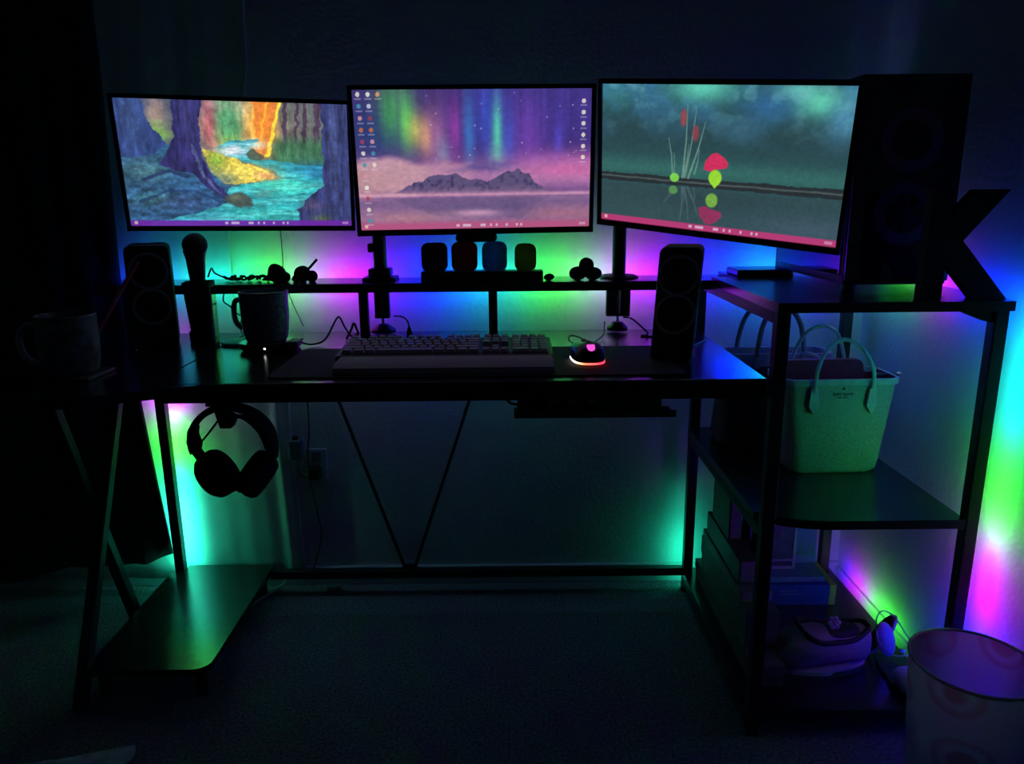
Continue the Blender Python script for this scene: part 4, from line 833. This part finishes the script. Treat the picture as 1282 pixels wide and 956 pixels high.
sh = thing('slip_on_shoe', 'purple-grey slip-on shoe with dark opening on the bottom shelf', 'shoe', (.687, -.500, .0605), (0, 0, math.radians(6)))
def shoe_ring(x, w, z0, z1, n=22):
    out = []
    for j in range(n):
        a = 2 * math.pi * j / n; c, s_ = math.cos(a), math.sin(a); out.append((x, w * c, z0 + (z1 - z0) * (.5 + .5 * math.copysign(abs(s_) ** .8, s_))))
    return out
bm = NB(); loft(bm, [shoe_ring(x, w, z0, z1) for x, w, z0, z1 in ((-.112, .012, .020, .045), (-.105, .030, .012, .062), (-.085, .042, .008, .078), (-.05, .047, .006, .090), (-.01, .045, .006, .094), (.03, .040, .006, .088), (.07, .037, .006, .086), (.095, .033, .008, .088), (.108, .018, .014, .080))])
M_shoe = mat('purple_grey_suede', (.36, .30, .40), .75, bump=.2, bscale=300, var=.12, vscale=60); obj('upper', bm, M_shoe, sh, True)
bm = NB(); tube(bm, [(-.045, -.030, .086), (-.02, -.040, .076), (.02, -.036, .072), (.06, -.033, .074), (.096, -.018, .088), (.100, .0, .092), (.096, .018, .088), (.06, .033, .080), (.02, .036, .082), (-.02, .038, .088), (-.045, .028, .094), (-.055, 0, .096)], .0055, 10, 5, True); obj('collar', bm, M_matte, sh, True)
bm = NB(); blob(bm, (.025, 0, .080), (.068, .030, .012), 3); obj('opening', bm, M_ink, sh, True)
bm = NB()
for k in range(6): a = k * math.pi / 3; blob(bm, (.020 + .010 * math.cos(a), -.010 + .004 * math.sin(a), .104 + .009 * math.sin(a)), (.006, .004, .006), 2)
blob(bm, (.020, -.013, .104), (.005, .004, .005), 2); obj('flower', bm, M_white, sh, True)
bm = NB(); P = [(math.cos(a) * .108 - .002, math.sin(a) * .045 * (1.08 if math.cos(a) < 0 else .85)) for a in [2 * math.pi * j / 36 for j in range(36)]]; loft(bm, [[(u, v, z) for u, v in P] for z in (0, .010)]); obj('sole', bm, M_white, sh, True)
s2 = thing('loose_insole', 'white-edged shoe sole leaning against the slip-on shoe', 'sole', (.812, -.462, .0610), (0, math.radians(28), math.radians(-12)))
bm = NB(); P = [(math.sin(a) * .030, .055 + math.cos(a) * .055) for a in [2 * math.pi * j / 28 for j in range(28)]]; prism(bm, P, -.003, .003, lambda u, v, a: (a, u, v)); obj('sole', bm, M_white, s2, True)
bm = NB(); prism(bm, [(u * .86, .055 + (v - .055) * .9) for u, v in P], -.0065, -.003, lambda u, v, a: (a, u, v)); obj('footbed', bm, M_matte, s2, True)

sd = thing('strappy_sandal', 'silvery sandal with thin looped ankle strap beside the bin', 'sandal', (.832, -.562, .0605), (0, 0, math.radians(-88)))
M_silver = mat('silver_leather', (.55, .60, .70), .3, .2, var=.12, vscale=60)
bm = NB(); P = [(math.cos(a) * .085, math.sin(a) * .028 * (1.1 if math.cos(a) > 0 else .85)) for a in [2 * math.pi * j / 32 for j in range(32)]]; loft(bm, [[(u, v, z) for u, v in P] for z in (0, .008)]); obj('sole', bm, M_ink, sd, True)
bm = NB(); loft(bm, [shoe_ring(x, w, .007, z1) for x, w, z1 in ((.090, .008, .016), (.080, .022, .030), (.060, .029, .040), (.035, .030, .046), (.020, .028, .046))]); obj('toe_cap', bm, M_silver, sd, True)
bm = NB(); blob(bm, (0, 0, 0), (.010, .020, .046), 3); bmesh.ops.rotate(bm, verts=bm.verts, cent=(0, 0, 0), matrix=Matrix.Rotation(.30, 3, 'X')); bmesh.ops.translate(bm, verts=bm.verts, vec=(-.055, -.004, .062)); obj('heel_counter', bm, M_silver, sd, True)
bm = NB(); tube(bm, [(-.085, -.012, .098), (-.060, -.026, .085), (-.02, -.032, .068), (.012, -.020, .066), (.018, .004, .072), (.0, .026, .074), (-.04, .028, .088), (-.075, .018, .108), (-.088, .0, .112)], .0016, 8, 6, True); obj('ankle_strap', bm, M_silver, sd, True)
bm = NB(); box(bm, (.004, 0, .072), (.006, .008, .008), .001); obj('buckle', bm, M_metal, sd)

# ------------------------------------------------------------------ bin and cloth on the floor
bn = thing('waste_bin', 'round pink bin with ringed pattern and pale inside on the carpet', 'bin', (.795, -.850, .0))
bm = NB(); rg = [[(r * math.cos(2 * math.pi * j / 56), r * math.sin(2 * math.pi * j / 56), z) for j in range(56)] for r, z in ((.076, .0), (.080, .002), (.0915, .15), (.1025, .296))]; loft(bm, rg, True, False); o = obj('wall', bm, M_bin, bn, True)
bm = NB(); lathe(bm, [(.0, .010), (.0795, .010), (.0795, .014), (.0, .0141)], seg=56); obj('bottom_plate', bm, M_binin, bn, True)
bm = NB(); tube(bm, [(.1015 * math.cos(a), .1015 * math.sin(a), .297) for a in [2 * math.pi * j / 56 for j in range(56)]], .0028, 8, 1, True, sm=False); obj('rim', bm, M_pink, bn, True)
V, F = [], []; n1, n2 = 40, 24
for i in range(n2 + 1):
    for j in range(n1 + 1):
        u, v = j / n1, i / n2; e = min(u, 1 - u, v, 1 - v); h = .004 + min(1, e * 7) * (.016 + .014 * math.sin(u * 17 + 3 * math.sin(v * 6)) * math.cos(v * 11 + u * 5))
        V.append((-1.16 + .38 * u + .02 * math.sin(v * 9), -.93 + .235 * v - .03 * math.sin(u * 4), max(.002, h)))
for i in range(n2):
    for j in range(n1): a = i * (n1 + 1) + j; F.append((a, a + 1, a + n1 + 2, a + n1 + 1))
me = bpy.data.meshes.new('crumpled_cloth'); me.from_pydata(V, [], F); me.update(); me.polygons.foreach_set('use_smooth', [True] * len(F)); o = bpy.data.objects.new('crumpled_cloth', me); COL.objects.link(o)
me.materials.append(mat('grey_knit_cloth', (.60, .63, .66), .9, bump=.4, bscale=250, var=.25, vscale=40)); md = o.modifiers.new('thickness', 'SOLIDIFY'); md.thickness = .003
tag(o, 'crumpled grey cloth lying on the carpet before the crossed legs', 'cloth')
